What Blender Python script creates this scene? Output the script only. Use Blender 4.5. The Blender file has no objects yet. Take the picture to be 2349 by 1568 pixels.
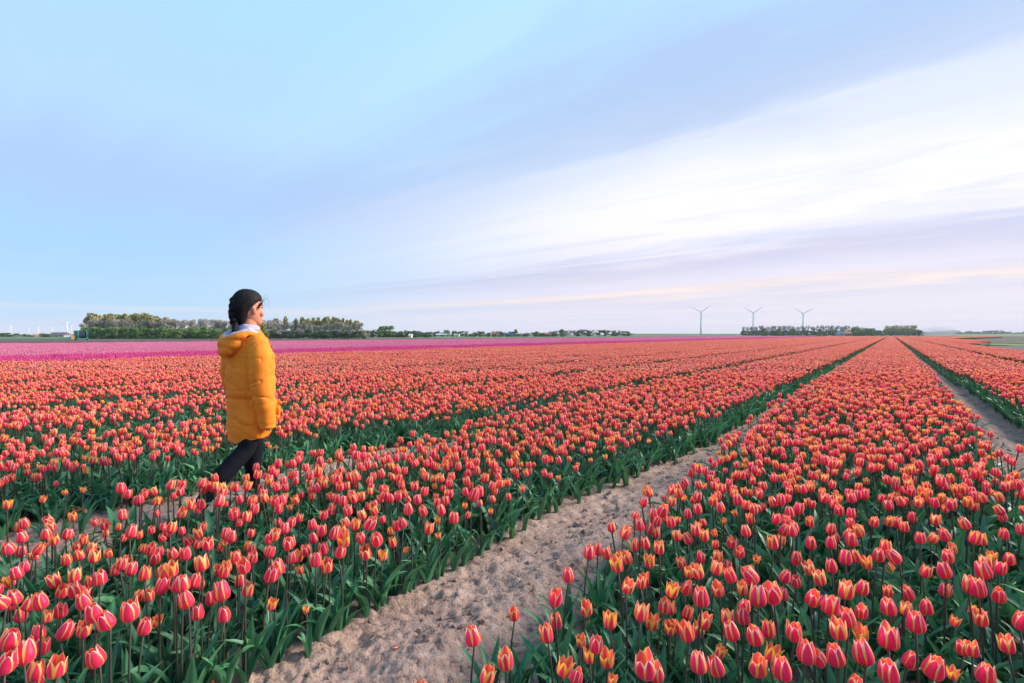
import bpy, math, random
import numpy as np
from mathutils import Vector, Matrix, Euler, noise as mnoise

R = math.radians
rng = np.random.default_rng(7)
random.seed(7)
scene = bpy.context.scene

# ------------------------------------------------------------------ camera, sky, sun, exposure
CAM_H = 1.35
F = 1174.5            # focal length in units of half the frame width (18 mm on 36 mm)
YH = 768.0            # height of the horizon in the photograph, 2349 units wide
THETA = math.atan((2045 - 1174.5) / F)       # direction of the flower rows, right of the view
CT, ST = math.cos(THETA), math.sin(THETA)

cam_data = bpy.data.cameras.new('camera')
cam = bpy.data.objects.new('camera', cam_data)
scene.collection.objects.link(cam)
cam_data.sensor_width = 36.0
cam_data.lens = 18.0
cam_data.clip_start = 0.05
cam_data.clip_end = 20000
cam.location = (0, 0, CAM_H)
cam.rotation_euler = (R(90), 0, 0)
cam_data.shift_y = -(784 - YH) / 2349.0
scene.camera = cam

SUN_EL, SUN_AZ = R(26), R(75)      # azimuth: to the right of the view direction
sun_data = bpy.data.lights.new('sun', 'SUN')
sun_data.energy = 4.0
sun_data.angle = R(28)
sun_data.color = (1.0, 0.86, 0.76)
sun = bpy.data.objects.new('sun', sun_data)
scene.collection.objects.link(sun)
sd = Vector((math.sin(SUN_AZ) * math.cos(SUN_EL), math.cos(SUN_AZ) * math.cos(SUN_EL), math.sin(SUN_EL)))
sun.rotation_euler = (-sd).to_track_quat('-Z', 'Y').to_euler()
sun.location = (40, 20, 40)

scene.view_settings.view_transform = 'Standard'
scene.view_settings.look = 'None'
scene.view_settings.gamma = 1.0
scene.view_settings.use_curve_mapping = False
scene.view_settings.exposure = 0.78
scene.cycles.max_bounces = 7
scene.cycles.diffuse_bounces = 3
scene.cycles.transparent_max_bounces = 8
scene.cycles.volume_bounces = 0

def lin(c):
    return tuple((x / 12.92 if x <= 0.04045 else ((x + 0.055) / 1.055) ** 2.4) for x in c[:3]) + (1.0,)

class NT:
    """small helper that writes shader nodes"""
    def __init__(s, tree):
        s.t = tree; tree.nodes.clear()
    def n(s, typ, **kw):
        nd = s.t.nodes.new(typ)
        for k, v in kw.items(): setattr(nd, k, v)
        return nd
    def put(s, sock, v):
        if hasattr(v, 'links') or isinstance(v, bpy.types.NodeSocket): s.t.links.new(v, sock)
        else: sock.default_value = v
    def m(s, op, a, b=0.0, c=0.0, clamp=False):
        nd = s.n('ShaderNodeMath', operation=op, use_clamp=clamp)
        s.put(nd.inputs[0], a); s.put(nd.inputs[1], b); s.put(nd.inputs[2], c)
        return nd.outputs[0]
    def vm(s, op, a, b=(0, 0, 0)):
        nd = s.n('ShaderNodeVectorMath', operation=op)
        s.put(nd.inputs[0], a); s.put(nd.inputs[1], b)
        return nd.outputs['Value'] if op == 'DOT_PRODUCT' else nd.outputs['Vector']
    def rng(s, v, a, b, c=0.0, d=1.0, smooth=False):
        nd = s.n('ShaderNodeMapRange', interpolation_type='SMOOTHSTEP' if smooth else 'LINEAR')
        s.put(nd.inputs[0], v)
        for i, x in enumerate((a, b, c, d)): s.put(nd.inputs[1 + i], x)
        return nd.outputs[0]
    def mix(s, f, a, b, mode='MIX'):
        nd = s.n('ShaderNodeMix', data_type='RGBA', blend_type=mode)
        s.put(nd.inputs[0], f); s.put(nd.inputs[6], a); s.put(nd.inputs[7], b)
        return nd.outputs[2]
    def ramp(s, f, stops, interp='LINEAR'):
        nd = s.n('ShaderNodeValToRGB'); r = nd.color_ramp; r.interpolation = interp
        while len(r.elements) < len(stops): r.elements.new(0.5)
        for e, (p, c) in zip(r.elements, stops):
            e.position = p; e.color = c if len(c) == 4 else tuple(c) + (1,)
        s.put(nd.inputs[0], f)
        return nd.outputs[0]
    def noise(s, vec, scale, detail=4, rough=0.5, dist=0.0, out='Fac'):
        nd = s.n('ShaderNodeTexNoise')
        if vec is not None: s.put(nd.inputs['Vector'], vec)
        nd.inputs['Scale'].default_value = scale; nd.inputs['Detail'].default_value = detail
        nd.inputs['Roughness'].default_value = rough; nd.inputs['Distortion'].default_value = dist
        return nd.outputs[out]
    def comb(s, x, y, z):
        nd = s.n('ShaderNodeCombineXYZ')
        s.put(nd.inputs[0], x); s.put(nd.inputs[1], y); s.put(nd.inputs[2], z)
        return nd.outputs[0]

def make_world():
    w = bpy.data.worlds.new('World'); scene.world = w; w.use_nodes = True
    k = NT(w.node_tree)
    tc = k.n('ShaderNodeTexCoord')
    d = k.vm('NORMALIZE', tc.outputs['Generated'])
    sep = k.n('ShaderNodeSeparateXYZ'); k.put(sep.inputs[0], d)
    dz = k.m('MAXIMUM', sep.outputs[2], 0.0)
    # high cloud streaks run parallel and meet on the horizon left of the view
    va = math.atan(-1274.5 / F)
    e = (math.sin(va), math.cos(va), 0.0); nn = (math.cos(va), -math.sin(va), 0.0)
    dn = k.vm('DOT_PRODUCT', d, nn); de = k.vm('DOT_PRODUCT', d, e)
    hor = k.m('SQRT', k.m('SUBTRACT', 1.0, k.m('MULTIPLY', dz, dz)))
    adn = k.m('ADD', k.m('ABSOLUTE', dn), 0.05)
    s0 = k.m('MULTIPLY', k.m('DIVIDE', dz, adn), nn[0])
    el = k.m('DIVIDE', dz, k.m('MAXIMUM', hor, 0.05))
    ls = k.m('LOGARITHM', k.m('ADD', s0, 0.03), 2.718)
    q = k.comb(k.m('MULTIPLY', de, 2.0), k.m('MULTIPLY', ls, 2.2), 0.0)
    n1 = k.noise(q, 1.0, 3, 0.5, 0.4)
    q2 = k.comb(k.m('MULTIPLY', de, 3.0), k.m('MULTIPLY', ls, 9.0), 3.3)
    n2 = k.noise(q2, 1.0, 5, 0.6, 0.5)
    q3 = k.comb(k.m('MULTIPLY', de, 5.0), k.m('MULTIPLY', el, 60.0), 7.7)
    n3 = k.noise(q3, 1.0, 3, 0.5, 0.3)
    warp = k.m('ADD', 1.0, k.m('ADD', k.m('MULTIPLY', k.m('SUBTRACT', n1, 0.5), 0.45),
                              k.m('MULTIPLY', k.m('SUBTRACT', n2, 0.5), 0.42)))
    s = k.m('MULTIPLY', s0, warp)
    A = [(0, (.95, .91, .95)), (.03, (.905, .88, .94)), (.046, (.885, .865, .925)), (.056, (1.0, .915, .88)),
         (.068, (.895, .88, .955)), (.095, (.815, .81, .91)), (.118, (.94, .93, .985)), (.15, (1.0, .985, 1.0)),
         (.185, (.99, .985, 1.0)), (.235, (.88, .915, .99)), (.29, (.71, .80, .94)), (.34, (.67, .785, .945)), (.42, (.69, .85, .985)),
         (.55, (.73, .91, 1.0)), (.8, (.68, .89, 1.0))]
    C = [(m, (c if m < .10 or m > .30 else tuple(.30 * a + .70 * b_ for a, b_ in zip(c, (.85, .88, .97))))) for m, c in A]
    colC = k.ramp(k.m('DIVIDE', s, 0.8), [(m / .8, lin(c)) for m, c in C], 'EASE')
    colA = k.ramp(k.m('DIVIDE', s, 0.8), [(m / .8, lin(c)) for m, c in A], 'EASE')
    elw = k.m('ADD', el, k.m('MULTIPLY', k.m('SUBTRACT', n1, 0.5), 0.16))
    B = [(0, (.74, .86, .965)), (.04, (.66, .84, .97)), (.14, (.63, .82, .975)), (.24, (.65, .785, .96)),
         (.38, (.68, .85, .985)), (.6, (.66, .86, .995)), (1.0, (.50, .74, .98))]
    colB = k.ramp(elw, [(m, lin(c)) for m, c in B], 'EASE')
    wc = k.rng(k.m('ADD', dn, k.m('MULTIPLY', k.m('SUBTRACT', n2, 0.5), 0.20)), 0.50, 0.86, smooth=True)
    colA = k.mix(wc, colC, colA)
    wr = k.rng(k.m('ADD', dn, k.m('MULTIPLY', k.m('SUBTRACT', n1, 0.5), 0.15)), 0.15, 0.90, smooth=True)
    col = k.mix(wr, colB, colA)
    # faint wisps
    wisp = k.m('MULTIPLY', k.rng(n2, 0.48, 0.75), 0.42)
    wisp = k.m('MULTIPLY', k.m('MULTIPLY', wisp, k.rng(el, 0.55, 0.1)), wr)
    col = k.mix(wisp, col, lin((.98, .93, .95)))
    dk = k.m('MULTIPLY', k.m('MULTIPLY', k.rng(n2, 0.50, 0.30), k.rng(el, 0.60, 0.08)), 0.50)
    col = k.mix(k.m('MULTIPLY', dk, wr), col, lin((.76, .80, .92)))
    low = k.m('MULTIPLY', k.m('MULTIPLY', k.rng(n3, 0.52, 0.72), k.rng(el, 0.13, 0.02)), 0.45)
    col = k.mix(low, col, lin((.98, .90, .91)))
    # away from the horizon: sky colour pulled slightly towards pale grey-blue
    col = k.mix(k.m('MULTIPLY', k.rng(dz, 0.05, 0.3), 0.12), col, lin((.84, .88, .95)))
    sky = k.n('ShaderNodeTexSky', sky_type='NISHITA', sun_disc=False)
    sky.sun_elevation = SUN_EL; sky.sun_rotation = SUN_AZ
    nis = k.mix(1.0, sky.outputs[0], (0.10, 0.10, 0.10, 1), 'MULTIPLY')
    col = k.mix(0.93, nis, col)
    bg = k.n('ShaderNodeBackground'); k.put(bg.inputs[0], col); bg.inputs[1].default_value = 0.66
    out = k.n('ShaderNodeOutputWorld'); k.put(out.inputs[0], bg.outputs[0])
make_world()

# ------------------------------------------------------------------ helpers
def tag(o, label=None, cat=None, group=None, kind=None):
    if label: o['label'] = label
    if cat: o['category'] = cat
    if group: o['group'] = group
    if kind: o['kind'] = kind
    return o

def empty(name, loc=(0, 0, 0), rz=0.0, parent=None):
    o = bpy.data.objects.new(name, None); scene.collection.objects.link(o)
    o.location = loc; o.rotation_euler = (0, 0, rz); o.empty_display_size = 0.1
    if parent: o.parent = parent
    return o

def link(name, mesh, parent=None, loc=None, rot=None, scale=None):
    o = bpy.data.objects.new(name, mesh); scene.collection.objects.link(o)
    if parent: o.parent = parent
    if loc is not None: o.location = loc
    if rot is not None: o.rotation_euler = rot
    if scale is not None: o.scale = scale
    return o

class MB:
    """collects quads/tris into one mesh"""
    def __init__(s): s.v = []; s.f = []; s.mi = []; s.cols = []; s.n = 0
    def add(s, v, f, mi=0, col=None):
        v = np.asarray(v, dtype=float).reshape(-1, 3)
        s.v.append(v)
        for q in f: s.f.append(tuple(int(i) + s.n for i in q))
        s.mi += [mi] * len(f)
        s.cols.append(np.zeros((len(v), 4)) if col is None else np.asarray(col, dtype=float).reshape(-1, 4))
        s.n += len(v)
    def box(s, x0, x1, y0, y1, z0, z1, mi=0):
        v = [(x0, y0, z0), (x1, y0, z0), (x1, y1, z0), (x0, y1, z0), (x0, y0, z1), (x1, y0, z1), (x1, y1, z1), (x0, y1, z1)]
        s.add(v, [(0, 3, 2, 1), (4, 5, 6, 7), (0, 1, 5, 4), (1, 2, 6, 5), (2, 3, 7, 6), (3, 0, 4, 7)], mi)
    def tube(s, pts, rad, sides=6, mi=0, caps=True, flat=None, closed=False):
        pts = [Vector(p) for p in pts]; n = len(pts)
        if not hasattr(rad, '__len__'): rad = [rad] * n
        vs = []; prev = None
        for i, p in enumerate(pts):
            a = pts[max(i - 1, 0)]; b = pts[min(i + 1, n - 1)]
            if closed: a = pts[(i - 1) % n]; b = pts[(i + 1) % n]
            t = (b - a).normalized()
            if prev is None:
                up = Vector((1, 0, 0)) if abs(t.x) < 0.8 else Vector((0, 1, 0))
                prev = (up - t * up.dot(t)).normalized()
            prev = (prev - t * prev.dot(t)).normalized()
            w = t.cross(prev)
            r = rad[i]; ra, rb = (r if hasattr(r, '__len__') else (r, r))
            for j in range(sides):
                an = 2 * math.pi * j / sides
                vs.append(p + prev * ra * math.cos(an) + w * rb * math.sin(an))
        f = []
        for i in range(n if closed else n - 1):
            i2 = (i + 1) % n
            for j in range(sides):
                j2 = (j + 1) % sides
                f.append((i * sides + j, i * sides + j2, i2 * sides + j2, i2 * sides + j))
        if caps and not closed:
            f.append(tuple(range(sides - 1, -1, -1))); f.append(tuple((n - 1) * sides + j for j in range(sides)))
        s.add([tuple(v) for v in vs], f, mi)
    def rings(s, rings, mi=0):
        """stack of closed rings with equal counts"""
        m = len(rings[0]); v = [p for r in rings for p in r]; f = []
        for i in range(len(rings) - 1):
            for j in range(m):
                j2 = (j + 1) % m
                f.append((i * m + j, i * m + j2, (i + 1) * m + j2, (i + 1) * m + j))
        f.append(tuple(range(m - 1, -1, -1))); f.append(tuple((len(rings) - 1) * m + j for j in range(m)))
        s.add(v, f, mi)
    def ball(s, c, r, nu=12, nv=8, mi=0, rot=None):
        rx, ry, rz = r if hasattr(r, '__len__') else (r, r, r)
        rs = []
        for i in range(nv):
            a = math.pi * (i + 0.5) / nv - math.pi / 2
            ring = []
            for j in range(nu):
                b = 2 * math.pi * j / nu
                p = Vector((rx * math.cos(a) * math.cos(b), ry * math.cos(a) * math.sin(b), rz * math.sin(a)))
                if rot is not None: p = rot @ p
                ring.append((c[0] + p.x, c[1] + p.y, c[2] + p.z))
            rs.append(ring)
        s.rings(rs, mi)
    def mesh(s, name, mats, smooth=False, attr=False):
        me = bpy.data.meshes.new(name)
        v = np.concatenate(s.v) if s.v else np.zeros((0, 3))
        me.from_pydata(v.tolist(), [], s.f)
        for m in (mats if isinstance(mats, (list, tuple)) else [mats]): me.materials.append(m)
        me.polygons.foreach_set('material_index', np.array(s.mi, dtype=np.int32))
        if smooth: me.polygons.foreach_set('use_smooth', np.ones(len(s.f), dtype=bool))
        if attr:
            a = me.color_attributes.new('pc', 'FLOAT_COLOR', 'POINT')
            a.data.foreach_set('color', np.concatenate(s.cols).ravel())
        me.update()
        return me

def mat(name, color, rough=0.8, noise=None, spec=0.3, trans=0.0, bump=0.0, metal=0.0, sub=None):
    """Principled material; noise = (scale, other colour, amount)"""
    m = bpy.data.materials.new(name); m.use_nodes = True
    k = NT(m.node_tree)
    b = k.n('ShaderNodeBsdfPrincipled')
    c = tuple(color) + (1.0,) if len(color) == 3 else color
    tc = k.n('ShaderNodeTexCoord')
    if noise:
        nz = k.noise(tc.outputs['Object'], noise[0], 5, 0.6)
        f = k.m('MULTIPLY', k.rng(nz, 0.35, 0.65), noise[2])
        cc = k.mix(f, c, tuple(noise[1]) + (1.0,))
        k.put(b.inputs['Base Color'], cc)
    else:
        b.inputs['Base Color'].default_value = c
    b.inputs['Roughness'].default_value = rough
    b.inputs['Specular IOR Level'].default_value = spec
    b.inputs['Metallic'].default_value = metal
    if bump:
        bp = k.n('ShaderNodeBump'); bp.inputs['Strength'].default_value = bump; bp.inputs['Distance'].default_value = 0.01
        k.put(bp.inputs['Height'], k.noise(tc.outputs['Object'], (noise[0] if noise else 20) * 2, 4, 0.6))
        k.put(b.inputs['Normal'], bp.outputs[0])
    out = k.n('ShaderNodeOutputMaterial')
    sh = b.outputs[0]
    if trans:
        t = k.n('ShaderNodeBsdfTranslucent')
        k.put(t.inputs[0], cc if noise else c)
        mx = k.n('ShaderNodeMixShader'); mx.inputs[0].default_value = trans
        k.put(mx.inputs[1], sh); k.put(mx.inputs[2], t.outputs[0]); sh = mx.outputs[0]
    k.put(out.inputs[0], sh)
    return m

def uX(xu, Y):                    # sideways position of a thing seen at xu, Y metres ahead
    return (xu - 1174.5) / F * Y
def uZ(yu, Y):
    return CAM_H + (YH - yu) / F * Y
def dt(d, t):                     # row coordinates: d metres right across the rows, t metres along them
    return d * CT + t * ST, -d * ST + t * CT

ORD = ['leftmost', 'second', 'third', 'fourth', 'fifth', 'sixth', 'seventh', 'eighth', 'ninth', 'tenth', 'eleventh',
       'twelfth', 'thirteenth', 'fourteenth', 'fifteenth', 'sixteenth', 'seventeenth', 'eighteenth', 'nineteenth', 'twentieth',
       'twenty-first', 'twenty-second', 'twenty-third', 'twenty-fourth', 'twenty-fifth', 'twenty-sixth', 'twenty-seventh']

# vectorised value noise
_perm = rng.random((256, 256))
def vnoise(x, y):
    xi = np.floor(x).astype(int); yi = np.floor(y).astype(int); fx = x - xi; fy = y - yi
    fx = fx * fx * (3 - 2 * fx); fy = fy * fy * (3 - 2 * fy)
    a = _perm[xi & 255, yi & 255]; b = _perm[(xi + 1) & 255, yi & 255]
    c = _perm[xi & 255, (yi + 1) & 255]; e = _perm[(xi + 1) & 255, (yi + 1) & 255]
    return (a * (1 - fx) + b * fx) * (1 - fy) + (c * (1 - fx) + e * fx) * fy
def fbm(x, y, o=4, g=0.5):
    r = 0; a = 1; t = 0
    for i in range(o):
        r = r + a * vnoise(x * 2 ** i + 17.3 * i, y * 2 ** i + 5.1 * i); t += a; a *= g
    return r / t

# ------------------------------------------------------------------ ground
PITCH, P0 = 2.65, 1.12            # spacing of the paths between the beds, first path right of the camera
HALF = 1.09                       # half width of a bed of flowers

def soil_material():
    m = bpy.data.materials.new('sandy_soil'); m.use_nodes = True
    k = NT(m.node_tree)
    g = k.n('ShaderNodeNewGeometry').outputs['Position']
    b = k.n('ShaderNodeBsdfPrincipled')
    n1 = k.noise(g, 1.3, 6, 0.65); n2 = k.noise(g, 16, 8, 0.72, 0.6); n3 = k.noise(g, 70, 4, 0.6)
    c = k.mix(k.rng(n1, 0.35, 0.65), lin((.61, .505, .45)), lin((.73, .62, .55)))
    c = k.mix(k.rng(n2, 0.52, 0.70), c, lin((.78, .69, .64)))
    c = k.mix(k.m('MULTIPLY', k.rng(n2, 0.47, 0.36), 0.85), c, lin((.27, .24, .25)))
    c = k.mix(k.m('MULTIPLY', k.rng(n3, 0.45, 0.32), 0.6), c, lin((.26, .23, .24)))
    n4 = k.noise(g, 34, 5, 0.75, 0.3)
    c = k.mix(k.m('MULTIPLY', k.rng(n4, 0.60, 0.68), 0.7), c, lin((.27, .25, .27)))
    # olive tint, broken up by noise, along the edge of the wheel track beside the right-hand bed
    dd = k.vm('DOT_PRODUCT', g, (CT, -ST, 0))
    e = k.m('SUBTRACT', 1.0, k.m('MULTIPLY', k.m('ABSOLUTE', k.m('ADD', dd, 1.24)), 9.0), clamp=True)
    al = k.m('MULTIPLY', e, k.rng(k.noise(g, 5, 5, 0.6), 0.40, 0.58))
    c = k.mix(k.m('MULTIPLY', al, 0.75), c, lin((.42, .37, .26)))
    c = k.mix(k.m('MULTIPLY', k.rng(k.vm('DOT_PRODUCT', g, (ST, CT, 0)), 4.0, 14.0), 0.6), c, lin((.46, .41, .38)))
    c = k.mix(k.rng(dd, 6.4, 6.9), c, lin((.42, .37, .34)))
    k.put(b.inputs['Base Color'], c)
    b.inputs['Roughness'].default_value = 0.95; b.inputs['Specular IOR Level'].default_value = 0.15
    bp = k.n('ShaderNodeBump'); bp.inputs['Strength'].default_value = 1.0; bp.inputs['Distance'].default_value = 0.02
    k.put(bp.inputs['Height'], k.m('ADD', n2, k.m('MULTIPLY', n3, 0.4))); k.put(b.inputs['Normal'], bp.outputs[0])
    out = k.n('ShaderNodeOutputMaterial'); k.put(out.inputs[0], b.outputs[0])
    return m
M_soil = soil_material()

def path_offset(d):
    """signed distance from the middle of the nearest path"""
    return (d - P0 + PITCH / 2) % PITCH - PITCH / 2

def ground_height(X, Y):
    d = X * CT - Y * ST; t = X * ST + Y * CT
    po = path_offset(d)
    ap = np.abs(po)
    z = 0.040 * (fbm(X * 3.1 + 40, Y * 3.1 + 11, 3) - 0.5)
    bl = np.abs(fbm(X * 9 + 3, Y * 9 + 8, 4, 0.6) - 0.5) * 2
    z = z + 0.032 * (0.35 - bl) * (0.45 + 0.9 * fbm(X * 1.7, Y * 1.7, 2))
    lump = np.clip(fbm(X * 6.2 + 90, Y * 6.2 + 31, 3) - 0.56, 0, 1)
    z = z + 0.16 * lump * np.clip(1 - np.abs(ap - 0.30) / 0.16, 0, 1)
    fine = fbm(X * 42, Y * 42, 3, 0.65) - 0.5
    z = z + 0.036 * fine * (0.4 + 1.2 * fbm(X * 4.4 + 7, Y * 4.4, 2))
    cr = np.abs(fbm(X * 13 + 60, Y * 13, 3, .6) - .5)
    z = z - 0.022 * np.clip(1 - cr / .035, 0, 1) * np.clip(fbm(X * 2.1, Y * 2.1 + 50, 2) * 2 - .6, 0, 1)
    # wheel track along the right side of the path left of the camera, with a soft shoulder
    z = z - 0.045 * np.exp(-((po - 0.20) / 0.10) ** 2) * (0.5 + fbm(t * 0.8, d * 2, 2))
    z = z + 0.030 * np.exp(-((po + 0.02) / 0.10) ** 2)
    z = z + 0.020 * np.clip((ap - 0.33) * 8, 0, 1)
    return z

ys = np.array([0.75 * 1.0072 ** i for i in range(610)])
us = np.linspace(-1.45, 1.45, 560)
YY, UU = np.meshgrid(ys, us, indexing='ij'); XX = YY * UU
ZZ = ground_height(XX, YY)
fade = np.clip((60 - YY) / 25, 0, 1)
ZZ = ZZ * fade
nr, nc = XX.shape
me = bpy.data.meshes.new('ground')
idx = np.arange(nr * nc).reshape(nr, nc)
quads = np.stack([idx[:-1, :-1], idx[:-1, 1:], idx[1:, 1:], idx[1:, :-1]], -1).reshape(-1, 4)
me.vertices.add(nr * nc); me.vertices.foreach_set('co', np.stack([XX, YY, ZZ], -1).ravel())
me.loops.add(quads.size); me.loops.foreach_set('vertex_index', quads.ravel().astype(np.int32))
me.polygons.add(len(quads)); me.polygons.foreach_set('loop_start', np.arange(0, quads.size, 4, dtype=np.int32))
me.update(calc_edges=True); me.polygons.foreach_set('use_smooth', np.ones(len(quads), dtype=bool))
me.materials.append(M_soil)
tag(link('soil', me), kind='structure')

def sheet(name, pts, z, m):
    b = MB(); b.add([(x, y, z) for x, y in pts], [tuple(range(len(pts)))])
    return tag(link(name, b.mesh(name, m)), kind='structure')
sheet('ground', [(-6000, -1200), (6000, -1200), (6000, 8000), (-6000, 8000)], -0.07,
      mat('far_soil', lin((.42, .40, .36))[:3], 1.0, (0.02, lin((.36, .37, .31))[:3], 0.8), spec=.05))
M_grass = mat('meadow_grass', (.085, .15, .06), 0.9, (0.03, (.14, .19, .08), 0.8))
M_dry = mat('bare_field_soil', lin((.43, .375, .345))[:3], 1.0, (0.3, lin((.34, .30, .28))[:3], 0.8), spec=.05, bump=0.5)

# soil strip and meadow beyond the pink fields, in front of the wood
def strip(name, d0, d1, t0, t1, z, m):
    return sheet(name, [dt(d0, t0), dt(d1, t0), dt(d1, t1), dt(d0, t1)], z, m)
strip('field_track', -150, -79.5, -60, 420, -0.03, M_dry)
sheet('meadow', [(-3000, 138), (-60, 150), (40, 250), (150, 420), (3000, 470), (5900, 7900), (-5900, 7900)], -0.01, M_grass)
sheet('stubble_field', [dt(6.55, 12), dt(80, -20), dt(400, 60), dt(400, 300), dt(120, 250), dt(14.6, 96), dt(6.55, 72)], -0.02, M_dry)
gp = MB()
for (x0, x1, Y) in ((2335, 2500, 62), (2400, 2600, 78)):
    gp.add([(uX(x0, Y), Y, 0.005), (uX(x1, Y), Y - 3, 0.005), (uX(x1, Y), Y + 12, 0.005), (uX(x0, Y) + 2, Y + 11, 0.005)], [(0, 1, 2, 3)])
tag(link('grass_patch', gp.mesh('grass_patch', mat('young_grass', (.08, .19, .03), .9, (2, (.12, .22, .05), .7)))), kind='structure')

# low grassy dyke on the horizon
b = MB()
pr = [(-14, -0.1), (-4, 2.6), (4, 2.6), (14, -0.1)]
xa, xb = uX(1380, 900), uX(2420, 1000)
N = 60; vs = []
for i in range(N + 1):
    x = xa + (xb - xa) * i / N
    for (yy, zz) in pr: vs.append((x, 950 + yy + 0.05 * i, zz * (0.9 + 0.25 * vnoise(np.array(i * .35), np.array(2.2)))))
f = [(i * 4 + j, (i + 1) * 4 + j, (i + 1) * 4 + j + 1, i * 4 + j + 1) for i in range(N) for j in range(3)]
b.add(vs, f); tag(link('dyke', b.mesh('dyke', M_grass)), kind='structure')

# ------------------------------------------------------------------ tulips
def petal_material():
    m = bpy.data.materials.new('tulip_petal'); m.use_nodes = True
    k = NT(m.node_tree)
    at = k.n('ShaderNodeAttribute', attribute_name='pc')
    sp = k.n('ShaderNodeSeparateColor'); k.put(sp.inputs[0], at.outputs['Color'])
    u, v, ed = sp.outputs[0], sp.outputs[1], sp.outputs[2]; al = at.outputs['Alpha']
    geo = k.n('ShaderNodeNewGeometry')
    tc = k.n('ShaderNodeTexCoord')
    streak = k.noise(k.comb(k.m('MULTIPLY', u, 9.0), k.m('MULTIPLY', v, 1.4), al), 1.6, 3, 0.6)
    rnd = k.n('ShaderNodeObjectInfo').outputs['Random']
    red = k.mix(rnd, (0.85, 0.012, 0.115, 1), (0.93, 0.030, 0.105, 1))
    red = k.mix(k.m('MULTIPLY', k.rng(streak, 0.40, 0.7), 0.25), red, (0.98, 0.13, 0.26, 1))
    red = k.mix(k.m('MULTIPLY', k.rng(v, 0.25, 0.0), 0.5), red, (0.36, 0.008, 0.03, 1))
    yel = (1.0, 0.60, 0.06, 1)
    cream = (1.0, 0.78, 0.70, 1)
    e0 = k.m('ADD', k.m('SUBTRACT', 1.0, ed), k.m('MULTIPLY', k.m('SUBTRACT', streak, 0.5), 0.28))
    # the yellow margin widens towards the tip
    e0 = k.m('ADD', k.m('SUBTRACT', 1.0, k.m('MULTIPLY', ed, k.m('ADD', 0.12, k.m('MULTIPLY', v, 1.60)))), k.m('MULTIPLY', k.m('SUBTRACT', streak, 0.5), 0.22))
    edge = k.rng(u, k.m('SUBTRACT', e0, 0.09), k.m('ADD', e0, 0.10), smooth=True)
    edge = k.m('MULTIPLY', edge, k.rng(v, 0.04, 0.22))
    rim = k.mix(k.m('MULTIPLY', al, k.rng(v, 0.48, 0.95)), yel, cream)
    rim = k.mix(k.m('MULTIPLY', rnd, 0.4), rim, k.mix(0.3, rim, (1.0, .36, .05, 1)))
    outer = k.mix(edge, red, rim)
    inner = k.mix(k.rng(u, 0.25, 0.8), (0.93, 0.09, 0.11, 1), (1.0, 0.48, 0.13, 1))
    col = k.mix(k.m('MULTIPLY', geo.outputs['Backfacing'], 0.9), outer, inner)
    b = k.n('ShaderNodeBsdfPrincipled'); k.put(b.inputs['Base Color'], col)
    b.inputs['Roughness'].default_value = 0.42; b.inputs['Specular IOR Level'].default_value = 0.3
    b.inputs['Sheen Weight'].default_value = 0.3; b.inputs['Sheen Tint'].default_value = (1, .75, .8, 1)
    t = k.n('ShaderNodeBsdfTranslucent'); k.put(t.inputs[0], col)
    mx = k.n('ShaderNodeMixShader'); mx.inputs[0].default_value = 0.38
    k.put(mx.inputs[1], b.outputs[0]); k.put(mx.inputs[2], t.outputs[0])
    out = k.n('ShaderNodeOutputMaterial'); k.put(out.inputs[0], mx.outputs[0])
    return m

def leaf_material():
    m = bpy.data.materials.new('tulip_leaf'); m.use_nodes = True
    k = NT(m.node_tree)
    at = k.n('ShaderNodeAttribute', attribute_name='pc')
    sp = k.n('ShaderNodeSeparateColor'); k.put(sp.inputs[0], at.outputs['Color'])
    rnd = k.n('ShaderNodeObjectInfo').outputs['Random']
    tc = k.n('ShaderNodeTexCoord')
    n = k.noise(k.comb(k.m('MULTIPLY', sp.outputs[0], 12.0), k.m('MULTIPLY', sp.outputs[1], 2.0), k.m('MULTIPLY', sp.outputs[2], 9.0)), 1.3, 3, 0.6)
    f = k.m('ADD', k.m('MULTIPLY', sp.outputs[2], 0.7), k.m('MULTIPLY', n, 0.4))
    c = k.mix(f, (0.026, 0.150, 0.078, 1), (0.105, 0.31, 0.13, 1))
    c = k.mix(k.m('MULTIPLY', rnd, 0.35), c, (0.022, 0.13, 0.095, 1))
    c = k.mix(k.m('MULTIPLY', k.rng(sp.outputs[1], 0.9, 1.0), 0.35), c, (0.20, 0.20, 0.05, 1))
    b = k.n('ShaderNodeBsdfPrincipled'); k.put(b.inputs['Base Color'], c)
    b.inputs['Roughness'].default_value = 0.48; b.inputs['Specular IOR Level'].default_value = 0.42
    t = k.n('ShaderNodeBsdfTranslucent'); k.put(t.inputs[0], k.mix(0.5, c, (0.06, 0.24, 0.05, 1)))
    mx = k.n('ShaderNodeMixShader'); mx.inputs[0].default_value = 0.22
    k.put(mx.inputs[1], b.outputs[0]); k.put(mx.inputs[2], t.outputs[0])
    out = k.n('ShaderNodeOutputMaterial'); k.put(out.inputs[0], mx.outputs[0])
    return m
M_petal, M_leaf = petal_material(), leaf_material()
M_stem = mat('tulip_stem', (0.070, 0.042, 0.045), 0.55, (25, (0.045, 0.085, 0.04), 0.8))
def flat_petals(name, c1, c2):
    m = mat(name, c1, 0.55, (14, c2, 1.0), trans=0.3)
    return m
M_magenta = flat_petals('magenta_petal', (.80, .05, .27), (.86, .14, .40))
M_lilac = flat_petals('pale_pink_petal', (.82, .20, .38), (.87, .36, .50))
M_maroon = flat_petals('maroon_petal', (.16, .01, .045), (.24, .03, .08))
M_yellowbud = flat_petals('yellow_petal', (.86, .50, .03), (.80, .36, .02))
M_fadedbud = flat_petals('faded_petal', (.62, .22, .07), (.36, .20, .08))

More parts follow.
